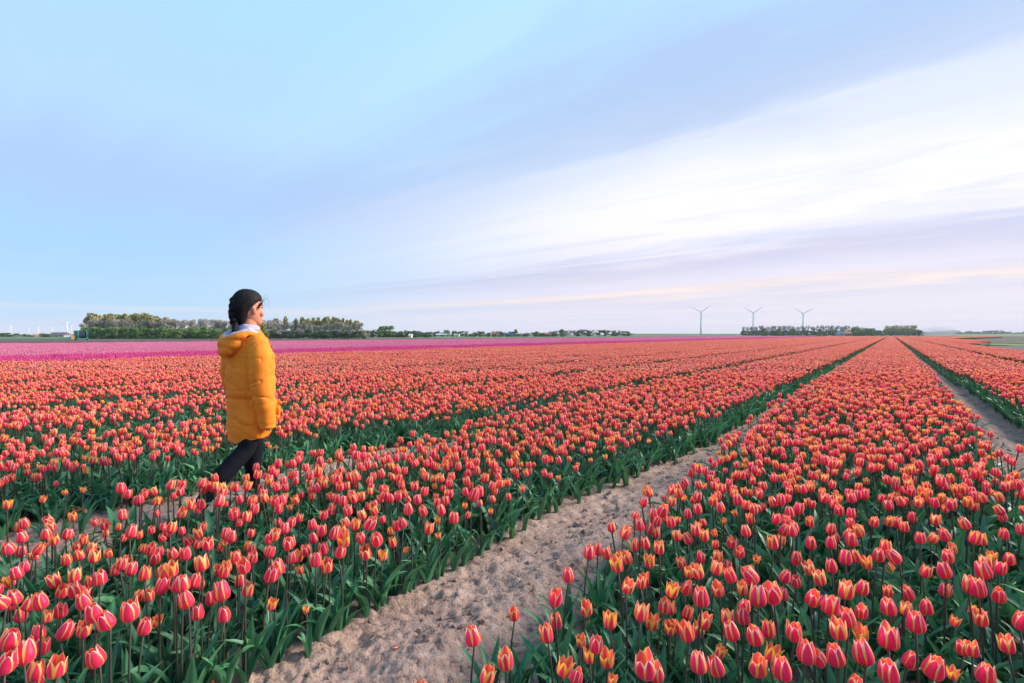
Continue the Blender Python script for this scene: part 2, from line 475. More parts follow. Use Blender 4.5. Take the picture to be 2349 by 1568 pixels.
# closure, height/width, edge width, whiteness
KINDS = {
    'w': dict(close=(.12, .52), R=.360, edge=(.22, .38), white=(.75, 1.0)),
    'y': dict(close=(-.05, .44), R=.350, edge=(.36, .60), white=(.10, .55)),
    'o': dict(close=(-.42, .02), R=.35, edge=(.48, .72), white=(0, .08)),
    'b': dict(close=(.60, .80), R=.25, edge=(.3, .4), white=(0, .1)),
}
def petal(rg, kind, phi, inner, nu, nv, close, edge, white):
    K = KINDS[kind]
    Rr = K['R'] * (0.90 if inner else 1.0)
    c = close + rg.uniform(-.10, .10) + (0.06 if inner else 0)
    H = (0.97 if inner else 1.0) + rg.uniform(-.07, .05)
    bend = rg.uniform(-.10, .42 if kind == 'w' else .75); wv = rg.uniform(-.03, .03)
    V = np.linspace(0, 1, nv + 1) ** 0.85; U = np.linspace(-1, 1, nu + 1)
    P, C = [], []
    for v in V:
        a = min(v / .36, 1.0); r = Rr * (0.10 + 0.90 * math.sqrt(max(0, 1 - (1 - a) ** 2)))
        w = max(0, (v - .36) / .64)
        r *= 1 - c * w ** 1.5
        r += bend * max(0, w - .6) ** 2 * Rr * 2.0
        hw = Rr * 1.10 * (min(v, 1) ** .40) * max(0.0, 1 - v ** 2.05) ** .74
        z = H * (0.02 + v - 0.07 * v * v)
        for u in U:
            an = phi + u * min(hw / max(r, 1e-3), 1.15)
            rr = r * (1 - 0.05 * u * u) + (0.008 * (1 if inner else -1)) * 0 + wv * u * v * 0.5
            zz = z - 0.05 * abs(u) ** 1.5 * v * (1 - v)
            P.append((rr * math.cos(an), rr * math.sin(an), zz)); C.append((abs(u), v, edge, white))
    f = []
    for i in range(nv):
        for j in range(nu):
            q = (i * (nu + 1) + j, i * (nu + 1) + j + 1, (i + 1) * (nu + 1) + j + 1, (i + 1) * (nu + 1) + j)
            f.append(q)
    return np.array(P), f, np.array(C)

def head(rg, kind, nu, nv):
    K = KINDS[kind]
    close = rg.uniform(*K['close']); edge = rg.uniform(*K['edge']); white = rg.uniform(*K['white'])
    ph = rg.uniform(0, 2.0)
    return [petal(rg, kind, ph + k * math.pi * 2 / 3 + (math.pi / 3 if k2 else 0) + rg.uniform(-.16, .16), k2, nu, nv, close, edge, white)
            for k2 in (0, 1) for k in range(3)]

def leaf(rg, n=8, m=4, L=None, erect=None):
    L = L or rg.uniform(.21, .34); W = rg.uniform(.011, .022)
    az = rg.uniform(0, 2 * math.pi); lean = rg.uniform(.05, .38) if erect is None else erect
    arch = rg.uniform(.2, 1.7); tw = rg.uniform(-1.1, 1.1); wav = rg.uniform(0, .007); wp = rg.uniform(0, 6)
    p = Vector((0.006, 0, -0.01)); ang = lean * .6
    P, C = [], []
    tone = rg.uniform(0, 1)
    for i in range(n + 1):
        s = i / n
        w = W * (0.38 + 1.45 * math.sin(math.pi * min(1, s * .92 + .1)) ** .8) * (1 - s ** 5) * .62
        a = lean + arch * s ** 2.2
        dirv = Vector((math.sin(a), 0, math.cos(a)))
        nrm = Vector((-math.cos(a), 0, math.sin(a)))
        if i: p = p + dirv * (L / n)
        ta = tw * s
        side = Vector((0, 1, 0)) * math.cos(ta) + nrm * math.sin(ta)
        if i == 0: pass
        nn = nrm * math.cos(ta) - Vector((0, 1, 0)) * math.sin(ta)
        fold = (1.1 - .8 * s)
        for j in range(m + 1):
            t = -1 + 2 * j / m
            q = p + side * (t * w) + nn * (abs(t) * w * fold) + nn * (wav * math.sin(s * 9 + wp + t) * abs(t))
            P.append((q.x * math.cos(az) - q.y * math.sin(az), q.x * math.sin(az) + q.y * math.cos(az), q.z))
            C.append((abs(t), s, tone, 0))
    f = [(i * (m + 1) + j, i * (m + 1) + j + 1, (i + 1) * (m + 1) + j + 1, (i + 1) * (m + 1) + j) for i in range(n) for j in range(m)]
    return np.array(P), f, np.array(C)

STEM_H = 0.33
def stem_mb(rg, sides=5, seg=5):
    b = MB(); bx, by = rg.uniform(-.02, .02), rg.uniform(-.02, .02)
    pts = [(bx * math.sin(math.pi * i / seg), by * math.sin(math.pi * i / seg), STEM_H * i / seg - (0.03 if i == 0 else 0)) for i in range(seg + 1)]
    b.tube(pts, [0.0042 - 0.0010 * i / seg for i in range(seg + 1)], sides)
    return b

class RG(random.Random): pass
def whole_tulip(b, rg, kind, x, y, lod, petal_mi=0, hz=None, hs=None, nleaf=3):
    hz = hz or max(.22, rg.gauss(.335, .030)); hs = hs or rg.uniform(.050, .066)
    if kind == 'o': hs *= .86
    lx, ly = rg.gauss(0, .17), rg.gauss(0, .17)
    tx, ty = lx * hz * .5, ly * hz * .5
    nu, nv = ((4, 6), (2, 3))[lod]
    rot = Euler((-ly * 1.3, lx * 1.3, rg.uniform(0, 6.28))).to_matrix(); Rm = np.array(rot)
    for P, f, C in head(rg, kind, nu, nv):
        if lod: C = C * (1, 1, 1.08, 1.4) + (0, 0, 0, .45)
        b.add((P * hs) @ Rm.T + (x + tx, y + ty, hz), f, petal_mi, C)
    b.tube([(x, y, -.02), (x + tx * .4 + rg.uniform(-.008, .008), y + ty * .4, hz * .5), (x + tx, y + ty, hz + .003)], (.0038 if lod == 0 else .0045), 4 if lod == 0 else 3, 2, caps=False)
    for i in range(nleaf):
        P, f, C = leaf(rg, *((7, 2) if lod == 0 else (4, 2)))
        b.add(P + (x, y, 0), f, 1, C)

# places of the nearest tulips, read off the photograph: (x, y, head height, kind), one list per enlarged region
ZA = """185 1335 220w 770 1350 190w 430 1435 190y 60 1220 190w 35 1400 200w 310 1290 150w 260 1480 170y 290 1540 120y 460 1170 160w
300 1180 140w 640 1140 150y 850 1070 180w 745 1015 180w 1010 1010 190w 1105 1130 150w 325 930 160w 50 910 150w 130 900 140w 150 1050 130y
470 1010 130w 350 1060 110y 670 930 150w 590 840 140w 470 845 130y 440 770 130y 580 740 130y 85 780 110o 190 670 100w 80 520 120w
160 550 105w 180 440 110w 265 530 110y 270 590 60y 360 415 105w 505 420 100w 590 400 90w 510 510 90y 640 460 95y 520 610 110y 625 575 100y
690 530 100y 720 590 120y 700 785 110y 775 750 140w 880 695 110y 1000 690 120w 1110 720 130y 1255 710 120y 1330 690 140o 1230 825 140w
1150 880 120y 1070 880 90y 1350 810 140w 1415 795 150w 1480 780 130w 1545 790 110y 1455 920 160w 1525 1020 140w 1730 1035 140w 1720 860 180w
1630 915 130w 1315 1045 80o 1900 845 130y 1850 780 110y 1825 600 120y 1890 650 140w 1690 690 110y 1750 670 110y 1565 640 150y
1190 600 110w 1150 530 110w 1235 545 90w 1345 560 110w 1435 570 120w 970 620 110w 1030 540 90y 910 540 80y 1000 400 120w 1045 430 90y
945 270 100w 675 330 85w 810 335 100w 740 410 90y 850 370 80y 895 465 90y 1235 245 85w 1390 245 95y 1460 190 100y 1555 180 90w 1340 120 80w
1650 90 90y 1740 65 85y 1840 50 80w 1675 165 110w 1735 170 80w 1960 140 80w 340 130 70y 485 100 65o 630 75 70o 70 170 90o
1310 370 110y 1240 370 80w 1170 370 80w 1430 390 80w 1210 440 90w 1460 460 100w 1540 410 100y 1590 350 90w 1770 430 90w 1830 340 90w
1895 290 100y 1935 400 85w 1940 270 80y 1650 500 90y 1700 490 80y 1845 500 90y 1930 540 100w 1510 510 80w"""
ZB = """1600 1200 180w 1850 1380 185y 1680 1500 170y 95 670 150w 20 720 150w 465 660 130y 380 620 130w 335 670 80o 235 590 110y 555 550 125w
440 530 110w 310 530 110w 510 410 120w 360 345 100w 370 450 100w 455 245 90w 770 550 130y 890 585 100o 25 960 100o 740 440 105w 850 440 140w
980 480 95y 1120 525 80o 970 385 80o 1055 330 100w 1240 375 110y 1095 220 110w 1220 235 95w 1305 305 80o 1440 290 110w 1520 280 80y
1355 230 100w 1715 235 75o 1655 190 75y 1540 190 70o 1580 110 130w 1640 90 100w 1885 120 85w 1795 135 80y 1985 70 90y 600 450 140o
770 330 130w 890 300 90w 720 195 75y 60 160 100w 180 200 80o 170 480 120w 1320 420 70b 320 990 80b 180 320 100w 95 310 90w 260 280 90w"""
ZC = """270 735 135w 155 900 155w 115 1190 160y 180 1090 140y 410 975 140y 370 1240 110o 215 1440 170o 435 1365 130o 570 1370 160o 590 1090 150o
600 1545 100o 425 560 130w 495 535 110w 575 570 110y 635 545 90y 655 655 140o 690 400 120y 740 590 120y 710 800 140y 870 765 115o 790 510 110y
870 490 110w 970 520 120y 895 630 120o 780 285 90w 825 345 110w 890 370 100w 945 410 100y 985 220 130w 940 310 100w 1080 325 75o
1040 145 80w 1100 60 80w 1115 435 100y 1215 450 110y 1255 390 110y 1320 430 110y 1365 495 90y 1175 550 80o 1150 635 105y 1195 715 105o
1280 700 135y 1285 595 110w 1350 590 90o 1420 590 110y 1405 680 130y 1490 660 100w 1535 740 130w 1430 825 140y 1160 820 130w 1055 845 140o
1295 900 180w 1715 730 170w 1640 700 90y 1610 830 120y 1730 900 190w 1850 840 210w 1920 740 120w 820 1025 160y 905 1090 140o 1000 970 140y
1060 995 120o 1050 1140 120o 1170 1025 120y 1110 1120 120y 1200 1170 170y 1270 1135 140y 1300 1080 150y 1500 1065 150y 1610 960 140w
1625 1050 150w 1550 1170 170w 1720 1190 180w 1810 1160 150y 1815 1330 160o 870 1410 240w 950 1460 180w 1275 1415 190w 1430 1440 180w
1420 1320 110o 1725 1400 210y 1925 1455 210w 1520 470 110w 1590 540 110w 1645 395 110w 1865 300 100w 1790 620 50o 1850 480 130y 1900 465 100y
2000 390 110w 2020 600 110w 2010 1160 170w 1450 210 100w 1585 150 110w 1700 110 80y 1695 215 100w 1795 205 75w 1900 150 90w 1975 150 85w
1610 275 65o 1455 310 55o 1470 385 60o 1370 320 75Y"""
ZD = """330 1360 180w 430 1370 150w 545 1375 170w 740 1370 190w 890 1255 190w 1080 1150 170w 1175 1440 190w 1015 1400 140w 900 1480 190w
665 1550 150w 1540 1490 170w 1710 1305 140y 1790 1140 150w 1525 1120 130y 710 1220 130o 560 1200 160y 625 1120 150w 485 1035 160w 900 1045 140w
1005 1060 110y 1150 1050 120w 890 940 90y 1045 960 110w 595 930 150y 360 970 140w 700 910 120w 435 850 120y 510 770 110w 370 780 110y
600 710 120w 680 700 100y 750 745 100o 820 690 110w 970 700 120w 870 640 110y 1130 800 105y 1285 800 130w 1300 700 110w 1330 650 90y
1560 800 140w 1640 780 110w 1590 700 90o 1440 900 140y 1510 920 150w 1640 960 120w 1270 930 110w 1460 1020 80o 1710 720 100w 1110 575 100w
1180 570 90y 1290 555 100w 1470 575 110y 1540 590 90o 360 610 100w 500 610 100w 640 590 110w 550 560 80w 265 710 100w 1280 1140 80b 1330 1500 80b"""
manual = []
def read(txt, x0, y0, sc):
    w = txt.split()
    for i in range(0, len(w), 3):
        manual.append(((x0 + float(w[i]) / sc) / 1.6347, (y0 + float(w[i + 1]) / sc) / 1.6347, float(w[i + 2][:-1]) / sc / 1.6347, w[i + 2][-1]))
read(ZA, 0, 1800, 2.055); read(ZB, 1000, 1800, 2.055); read(ZC, 2000, 1800, 2.055); read(ZD, 2840, 1700, 1.817)

tul = []      # x, y, head z (centre of head), head length, kind, sx, sy
for (xu, yu, hu, kd) in manual:
    dy = yu - YH
    hu = hu * 0.97
    drop = 0.064 * dy / hu
    lo, hi = (.80, .95) if kd == 'o' else (.77, .93)
    if kd == 'o': lo, hi = .86, 1.02
    drop = min(max(drop, CAM_H - .47), CAM_H - .30)
    sl_ = (xu - 2045) / dy * CT
    if sl_ * drop > -1.99 and sl_ * drop < -1.50: drop = min(1.99 / -sl_, CAM_H - .22)
    elif -1.40 < sl_ * drop < -1.16: drop = max(1.16 / -sl_, CAM_H - .47)
    L = min(hu * drop / dy, .092)
    Y = F * drop / dy; X = uX(xu, Y)
    tul.append([X, Y, CAM_H - drop, L, kd, xu, yu])
man = np.array([(t[0], t[1]) for t in tul])

def in_bed(X, Y):
    d = X * CT - Y * ST
    return np.abs(path_offset(d + 0)) > PITCH / 2 - 0.99, d
# scattered tulips of the near field, one per cell of a jittered grid
cell = 0.096
gx = np.arange(-16, 16, cell); gy = np.arange(0.6, 13.0, cell)
GX, GY = np.meshgrid(gx, gy)
TX = (GX + rng.uniform(-.058, .058, GX.shape)).ravel(); TY = (GY + rng.uniform(-.058, .058, GX.shape)).ravel()
d = TX * CT - TY * ST; t_ = TX * ST + TY * CT
po = path_offset(d)
edge_in = np.abs(po) - (PITCH / 2 - 0.99) + 0.12 * np.clip((t_ - 3.5) / 3.0, 0, 1) * (d < -.5)
edge_in = edge_in - 0.13 * ((d < -1.5) & (d > -2.4)) * np.clip((5.0 - t_) / 2.0, 0, 1)
keep = edge_in + 0.09 * (fbm(t_ * 2.2, d * 1.1, 2) - .5) > 0
keep &= rng.random(len(TX)) < (0.60 + 0.5 * fbm(TX * 1.5, TY * 1.5, 2))
keep &= rng.random(len(TX)) < np.clip(0.55 + edge_in * 3.0, 0, 1)
keep &= np.abs(TX) < TY * 1.06 + 1.2
keep &= d < 6.5
keep &= ~((d > -4.75) & (d < -3.72) & (t_ < 4.2))
TX, TY = TX[keep], TY[keep]
HZ = np.clip(rng.normal(.37, .033, len(TX)), .24, .45)
HZ = HZ + 0.035 * (fbm(TX * .8 + 9, TY * .8, 2) - .5) * 2
# keep clear of the ones placed above; the zone they fill gets only a few low ones
PYU = YH + (CAM_H - HZ) / TY * F; PXU = 1174.5 + TX / TY * F
dist = np.full(len(TX), 9.0)
for i in range(0, len(TX), 2000):
    s = slice(i, i + 2000)
    dist[s] = np.sqrt(((TX[s, None] - man[None, :, 0]) ** 2 + (TY[s, None] - man[None, :, 1]) ** 2)).min(1)
front = (PYU > 1240) & (PXU > -60) & (PXU < 2410)
front2 = (PYU > 1150) & (PYU <= 1240) & (PXU > -60) & (PXU < 2410)
ok = (dist > 0.050) & ~(front & (rng.random(len(TX)) > np.where(PXU < 1000, 0.17, 0.09))) & ~(front2 & (rng.random(len(TX)) > 0.40))
# person walks in the second path: keep her feet clear
ok &= ~((np.abs(TX + 2.15) < .30) & (np.abs(TY - 3.85) < .38))
TX, TY, HZ, PXU, PYU = TX[ok], TY[ok], HZ[ok], PXU[ok], PYU[ok]
for i in range(len(TX)):
    k = 'wwwwwyyy'[int(rng.integers(8))] if HZ[i] > .345 else 'wwyyoyyo'[int(rng.integers(8))]
    L = rng.uniform(.050, .068) * (0.85 if k == 'o' else 1)
    tul.append([TX[i], TY[i], HZ[i], L, k, PXU[i], PYU[i]])

# those that show largest
def big(t):
    vis = -20 < t[5] < 2369 and t[6] < 1590
    return (t[3] / t[1]) if vis else -1
tul.sort(key=lambda t: -big(t))
N_SINGLE = 300
singles, rest = tul[:N_SINGLE], tul[N_SINGLE:]

# prototypes of the parts, shared by all copies
rg = RG(11)
HEADS = {}
for kd in 'wyob':
    HEADS[kd] = []
    for q in range(7 if kd in 'wy' else 4):
        hp = []
        for P, f, C in head(rg, kd, 6, 10):
            b = MB(); b.add(P, f, 0, C)
            mt = M_fadedbud if kd == 'b' else M_petal
            me = b.mesh('petal', mt, True, True); hp.append(me)
        HEADS[kd].append(hp)
HEADS['Y'] = []
hp = []
for P, f, C in head(rg, 'b', 6, 10):
    P = P * (1.35, 1.35, 1.0); b = MB(); b.add(P, f, 0, C); hp.append(b.mesh('petal', M_yellowbud, True, True))
HEADS['Y'].append(hp)
LEAVES = []
for q in range(16):
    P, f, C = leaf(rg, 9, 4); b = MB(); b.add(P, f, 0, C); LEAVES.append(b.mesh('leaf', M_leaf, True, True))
STEMS = [stem_mb(rg).mesh('stem', M_stem, True) for q in range(5)]
PIST = MB(); PIST.tube([(0, 0, 0.02), (0, 0, .38)], [.07, .05], 6)
pist_me = PIST.mesh('pistil', mat('pistil_green', (.25, .30, .06), .6), True)

COLW = {'w': ['crimson white-rimmed tulip', 'pinkish tulip with pale rims'],
        'y': ['red tulip with yellow edges', 'red tulip with yellow stripes'],
        'o': ['small open orange tulip'], 'b': ['faded brownish tulip bud'],
        'Y': ['plain yellow tulip among the red ones']}
def region(xu, yu):
    x, y = xu / 2349, yu / 1568
    r = ('at the bottom edge' if y > .955 else 'just above the bottom edge' if y > .90 else 'low in the frame' if y > .845
         else 'in the lower quarter' if y > .79 else 'below the middle' if y > .73 else 'farther back')
    c = ['far left', 'left', 'left of centre', 'centre left', 'centre', 'centre right', 'right of centre', 'right', 'far right'][min(8, max(0, int(x * 9)))]
    return r, c
labels = {}
for i, t in enumerate(singles):
    cw = COLW[t[4]][i % len(COLW[t[4]])]
    labels.setdefault((cw,) + region(t[5], t[6]), []).append(i)
single_label = {}
for (cw, r, c), ids in labels.items():
    ids.sort(key=lambda i: singles[i][5])
    for q, i in enumerate(ids):
        tail = '' if len(ids) == 1 else (', %s' % ORD[q] if q == 0 else ', %s from left' % ORD[q])
        single_label[i] = '%s %s, %s%s' % (cw, r, c, tail)
# lone ones that can be described better
def relabel(zx, zy, x0, y0, sc, text):
    xu, yu = (x0 + zx / sc) / 1.6347, (y0 + zy / sc) / 1.6347
    i = min(range(len(singles)), key=lambda i: (singles[i][5] - xu) ** 2 + (singles[i][6] - yu) ** 2)
    single_label[i] = text
relabel(1600, 1200, 1000, 1800, 2.055, 'lone crimson tulip standing by itself in front of the sandy path')
relabel(1850, 1380, 1000, 1800, 2.055, 'closed red tulip with yellow flame right of the lone path tulip')
relabel(1680, 1500, 1000, 1800, 2.055, 'spiky open tulip cut by the bottom edge beneath the lone path tulip')
relabel(870, 1410, 2000, 1800, 2.055, 'biggest crimson tulip, at the bottom edge right of the sandy path')
relabel(270, 735, 2000, 1800, 2.055, 'crimson tulip on the left corner of the centre bed, over the sand')

for i, t in enumerate(singles):
    X, Y, zc, L, kd = t[:5]
    rr = RG(i * 7 + 3)
    root = empty('tulip', (X, Y, 0.0), rr.uniform(0, 6.28))
    tag(root, single_label[i], 'tulip', 'striped red tulips in the near beds')
    top = zc - L * .5
    lx, ly = rr.gauss(0, .030), rr.gauss(0, .030)
    # the stem leans a little; its foot is set so that the head stays in place
    root.location = (X, Y, 0)
    st = link('stem', STEMS[i % 5], root, scale=(1, 1, (top + .004) / STEM_H))
    hd = empty('flower', (0, 0, top), 0, root)
    hd.rotation_euler = (rr.gauss(0, .19), rr.gauss(0, .19), rr.uniform(0, 6.28)); hd.scale = (L, L, L)
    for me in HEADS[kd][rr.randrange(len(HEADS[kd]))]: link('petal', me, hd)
    if kd in 'wyo': link('pistil', pist_me, hd)
    for q in range(rr.choice((2, 3, 3, 4))):
        sc = rr.uniform(.75, 1.12)
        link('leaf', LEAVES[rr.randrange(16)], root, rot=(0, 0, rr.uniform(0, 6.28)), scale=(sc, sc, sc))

# ---- the mass of the field: instances on points, one object per colour
def instancer(name, coll_name, protos, pts, rots, scls, idxs, label, cat):
    coll = bpy.data.collections.new(coll_name)
    for i, me in enumerate(protos):
        coll.objects.link(bpy.data.objects.new('%s_sample_%02d' % (coll_name, i), me))
    me = bpy.data.meshes.new(name); n = len(pts)
    me.vertices.add(n); me.vertices.foreach_set('co', np.asarray(pts, dtype=float).ravel())
    for nm, typ, arr, key in (('rot', 'FLOAT_VECTOR', rots, 'vector'), ('scl', 'FLOAT_VECTOR', scls, 'vector')):
        a = me.attributes.new(nm, typ, 'POINT'); a.data.foreach_set(key, np.asarray(arr, dtype=float).ravel())
    a = me.attributes.new('idx', 'INT', 'POINT'); a.data.foreach_set('value', np.asarray(idxs, dtype=np.int32))
    o = link(name, me); tag(o, label, cat, kind='stuff')
    g = bpy.data.node_groups.new(name, 'GeometryNodeTree')
    g.interface.new_socket('Geometry', in_out='INPUT', socket_type='NodeSocketGeometry')
    g.interface.new_socket('Geometry', in_out='OUTPUT', socket_type='NodeSocketGeometry')
    N = g.nodes; Lk = g.links
    gi, go = N.new('NodeGroupInput'), N.new('NodeGroupOutput')
    ci = N.new('GeometryNodeCollectionInfo'); ci.inputs['Collection'].default_value = coll
    ci.inputs['Separate Children'].default_value = True; ci.inputs['Reset Children'].default_value = True
    ip = N.new('GeometryNodeInstanceOnPoints'); ip.inputs['Pick Instance'].default_value = True
    def na(nm, typ):
        x = N.new('GeometryNodeInputNamedAttribute'); x.data_type = typ; x.inputs['Name'].default_value = nm
        return [s for s in x.outputs if s.enabled and s.name == 'Attribute'][0]
    Lk.new(gi.outputs[0], ip.inputs['Points']); Lk.new(ci.outputs[0], ip.inputs['Instance'])
    Lk.new(na('idx', 'INT'), ip.inputs['Instance Index'])
    e2r = N.new('FunctionNodeEulerToRotation'); Lk.new(na('rot', 'FLOAT_VECTOR'), e2r.inputs[0])
    Lk.new(e2r.outputs[0], ip.inputs['Rotation']); Lk.new(na('scl', 'FLOAT_VECTOR'), ip.inputs['Scale'])
    Lk.new(ip.outputs[0], go.inputs[0])
    md = o.modifiers.new('field', 'NODES'); md.node_group = g
    return o

protos, pts, rots, scls, idxs = [], [], [], [], []
KORD = 'wwwwwwyyyyyyooooo'
rg = RG(21)
for k in KORD:
    b = MB(); whole_tulip(b, rg, k, 0, 0, 0, hz=.30, hs=.058)
    protos.append(b.mesh('tulip', [M_petal, M_leaf, M_stem], True, True))
first = {'w': (0, 6), 'y': (6, 12), 'o': (12, 17), 'b': (12, 17), 'Y': (6, 12)}
for t in rest:
    X, Y, zc, L, kd = t[:5]
    s = zc / .333
    a, b_ = first[kd]
    pts.append((X, Y, 0)); rots.append((0, 0, rng.uniform(0, 6.28))); scls.append((s, s, s)); idxs.append(int(rng.integers(a, b_)))
# leafy plants without a flower in the beds close by, so that the foliage is thick between the blooms
for q in range(5):
    b = MB()
    for j in range(5):
        P, f, C = leaf(rg, 8, 3, L=rg.uniform(.19, .31)); b.add(P, f, 0, C)
    protos.append(b.mesh('leaf_tuft', [M_leaf], True, True))
nl = 0
gx = np.arange(-14, 14, .115)
for y in np.arange(.7, 12.5, .115):
    for x in gx:
        if abs(x) > y * 1.08 + 1: continue
        X = x + rng.uniform(-.05, .05); Y = y + rng.uniform(-.05, .05)
        d_ = X * CT - Y * ST
        if d_ > 6.4: continue
        p_ = abs(path_offset(np.array(d_)))
        tt_ = X * ST + Y * CT
        lim0 = .33 - .10 * min(1, max(0, (tt_ - 3.5) / 3)) * (d_ < -.5) + (.20 * min(1, max(0, (5.5 - tt_) / 2)) if -2.4 < d_ < -1.5 else 0)
        lim = lim0 if abs(d_ + 4.18) > .7 or X * ST + Y * CT > 4.2 else .42
        if d_ < -2.9 and X * ST + Y * CT > 4.2: lim = .20
        if p_ < lim + rng.uniform(-.02, .05): continue
        if (abs(X + 2.15) < .26) and abs(Y - 3.85) < .34: continue
        s = rng.uniform(.7, 1.08)
        if p_ < lim + .15: s *= .95
        pts.append((X, Y, 0)); rots.append((0, 0, rng.uniform(0, 6.28))); scls.append((s, s, s)); idxs.append(17 + int(rng.integers(5)))

# bed sections (0.8 m of a whole bed) for the field beyond
def section(rg, cols, pm, mats, dens=(8, 19), length=.8, hz=.335, sd=.028, nleaf=2, paths=True):
    b = MB()
    na, nb = dens
    for i in range(na):
        for j in range(nb):
            if rg.random() < .10: continue
            y = -HALF + (i * 0 + j + .5) * 2 * HALF / nb + rg.uniform(-.055, .055)
            x = (i + .5) * length / na + rg.uniform(-.055, .055)
            k = rg.choice(cols)
            whole_tulip(b, rg, k, y, x, 1, hz=max(.24, rg.gauss(hz, sd)), hs=rg.uniform(.055, .072), nleaf=nleaf)
    return b.mesh('bed_section', mats, True, True)
mats3 = [M_petal, M_leaf, M_stem]
base = len(protos)
for q in range(8): protos.append(section(rg, 'wwwwwyyo' if q % 2 else 'wwwwyyyo', 0, mats3))
def run_bed(dc, t0, t1, out, base, nvar, sl=.8):
    t = t0
    while t < t1:
        X, Y = dt(dc, t)
        if Y > 12.2 and abs(X) < Y * 1.05 + 6:
            flip = rng.random() < .5
            mir = -1 if rng.random() < .5 else 1
            # local y runs along the row
            out[0].append((X + (ST * sl if flip else 0), Y + (CT * sl if flip else 0), -0.01))
            out[1].append((0, 0, -THETA + (math.pi if flip else 0)))
            out[2].append((mir, 1, rng.uniform(.93, 1.06))); out[3].append(base + int(rng.integers(nvar)))
        t += sl
FAR = 330
bed_c = [P0 + PITCH * (k + .5) for k in range(-12, 14)]
out = (pts, rots, scls, idxs)
ori = [c for c in bed_c if c > -25.5]
for c in bed_c:
    if c < -25.0: continue
    if c < 6.4: run_bed(c, -30, FAR, out, base, 8)
    elif c < 8: run_bed(c, 77, FAR, out, base, 8)
    elif c < 12: run_bed(c, 100, FAR, out, base, 8)
    else: run_bed(c, 175 + (c - 12) * 5, FAR, out, base, 8)
instancer('tulip_field', 'striped_tulips', protos, pts, rots, scls, idxs,
          'red and yellow tulips filling the long beds out to the horizon', 'tulip field')

# extra: the near edge where bed sections start beyond 12 m is cut on a straight line across the view; fill handled by both sets

def pink_field(name, pm, d0, d1, label, hz=.33):
    ps = [section(rg, 'wwy', 0, [pm, M_leaf, M_stem], hz=hz, dens=(8, 19)) for q in range(4)]
    o = ([], [], [], [])
    n = round((d1 - d0) / PITCH)
    for i in range(n):
        run_bed(d0 + (i + .5) * (d1 - d0) / n, -40, FAR - 10, o, 0, 4)
    # flower beds lie wall to wall here: widen the sections to close the paths
    sc = [((PITCH / (2 * HALF)) * .97 * a, b_, c) for a, b_, c in o[2]]
    instancer(name, name + 's', ps, o[0], o[1], sc, o[3], label, 'tulip field')
pink_field('magenta_tulip_field', M_magenta, -33.2, -24.7, 'narrow band of magenta tulips behind the red beds')
pink_field('pink_tulip_field', M_lilac, -78.5, -33.2, 'wide band of pale pink tulips before the wood')
pink_field('maroon_tulip_field', M_maroon, -83.8, -78.5, 'thin dark maroon strip of tulips along the bare track', .30)

# ------------------------------------------------------------------ clods of earth on the near paths
M_clod = M_soil
b = MB(); rc = RG(5)
for i in range(900):
    k = rc.choice((-1, -1, -1, -2, 0))
    c = P0 + PITCH * k; dd = c + rc.gauss(0, .20); tt = rc.uniform(.9, 9.0)
    if rc.random() < .35: dd = c + rc.choice((-1, 1)) * rc.uniform(.22, .40)
    X, Y = dt(dd, tt)
    if Y < .8 or abs(X) > Y * 1.05 + .3: continue
    r = rc.uniform(.005, .016) * (2.0 if rc.random() < .07 else 1)
    z = float(ground_height(np.array([X]), np.array([Y]))[0])
    rot = Euler((rc.uniform(0, 3), rc.uniform(0, 3), rc.uniform(0, 3))).to_matrix()
    m0 = b.n; b.ball((X, Y, z + r * .25), (r * rc.uniform(.9, 1.6), r, r * rc.uniform(.35, .6)), 6, 4, rot=rot)
    b.v[-1] = b.v[-1] + rng.uniform(-r * .22, r * .22, b.v[-1].shape)
tag(link('soil_clods', b.mesh('soil_clods', M_soil)), 'small clods of dry sandy earth scattered along the paths', 'soil clods', kind='stuff')
# two large loose lumps at the left edge of the sandy path
for (zx, zy, s, lab) in ((515, 1235, .052, 'large pale loose clod at the left edge of the sandy path'),
                         (400, 1300, .036, 'smaller flat clod left of the large one by the path')):
    xu, yu = (1000 + zx / 2.055) / 1.6347, (1800 + zy / 2.055) / 1.6347
    Y = F * (CAM_H - .02) / (yu - YH); X = uX(xu, Y)
    b = MB(); b.ball((0, 0, 0), (s * 1.25, s * .8, s * .62), 16, 10)
    v = b.v[0]
    for i in range(len(v)):
        n = mnoise.noise(Vector(v[i]) * 22); v[i] *= 1 + .35 * n
    o = link('clod', b.mesh('clod', M_soil, True), loc=(X, Y, .02), rot=(0, .1, .7)); tag(o, lab, 'clod', 'loose clods by the path')

# fallen petals
def fallen(px, py, zc, size, hd, lab, n=3):
    xu, yu = px / 1.6347, py / 1.6347
    Y = F * (CAM_H - zc) / (yu - YH); X = uX(xu, Y)
    root = empty('fallen_petals', (X, Y, zc)); tag(root, lab, 'petals', 'fallen petals')
    rr = RG(int(px))
    for q in range(n):
        link('petal', HEADS[hd][1][q], root, loc=(rr.uniform(-.025, .025), rr.uniform(-.02, .02), rr.uniform(-.01, .012)), rot=(rr.uniform(.6, 2.4), rr.uniform(-.8, .8), rr.uniform(0, 6)), scale=(size,) * 3)
fallen(301, 1917, .10, .062, 'o', 'broken orange and yellow bloom fallen among the leaves left of the woman', 4)
fallen(827, 2520, .05, .055, 'w', 'fallen red petals at the foot of the left bed, bottom edge', 2)
fallen(3335, 2146, .20, .055, 'w', 'two limp red petals hanging in a gap of the centre bed', 2)
fallen(1500, 2440, .015, .045, 'w', 'single dried petal lying on the sandy path', 1)

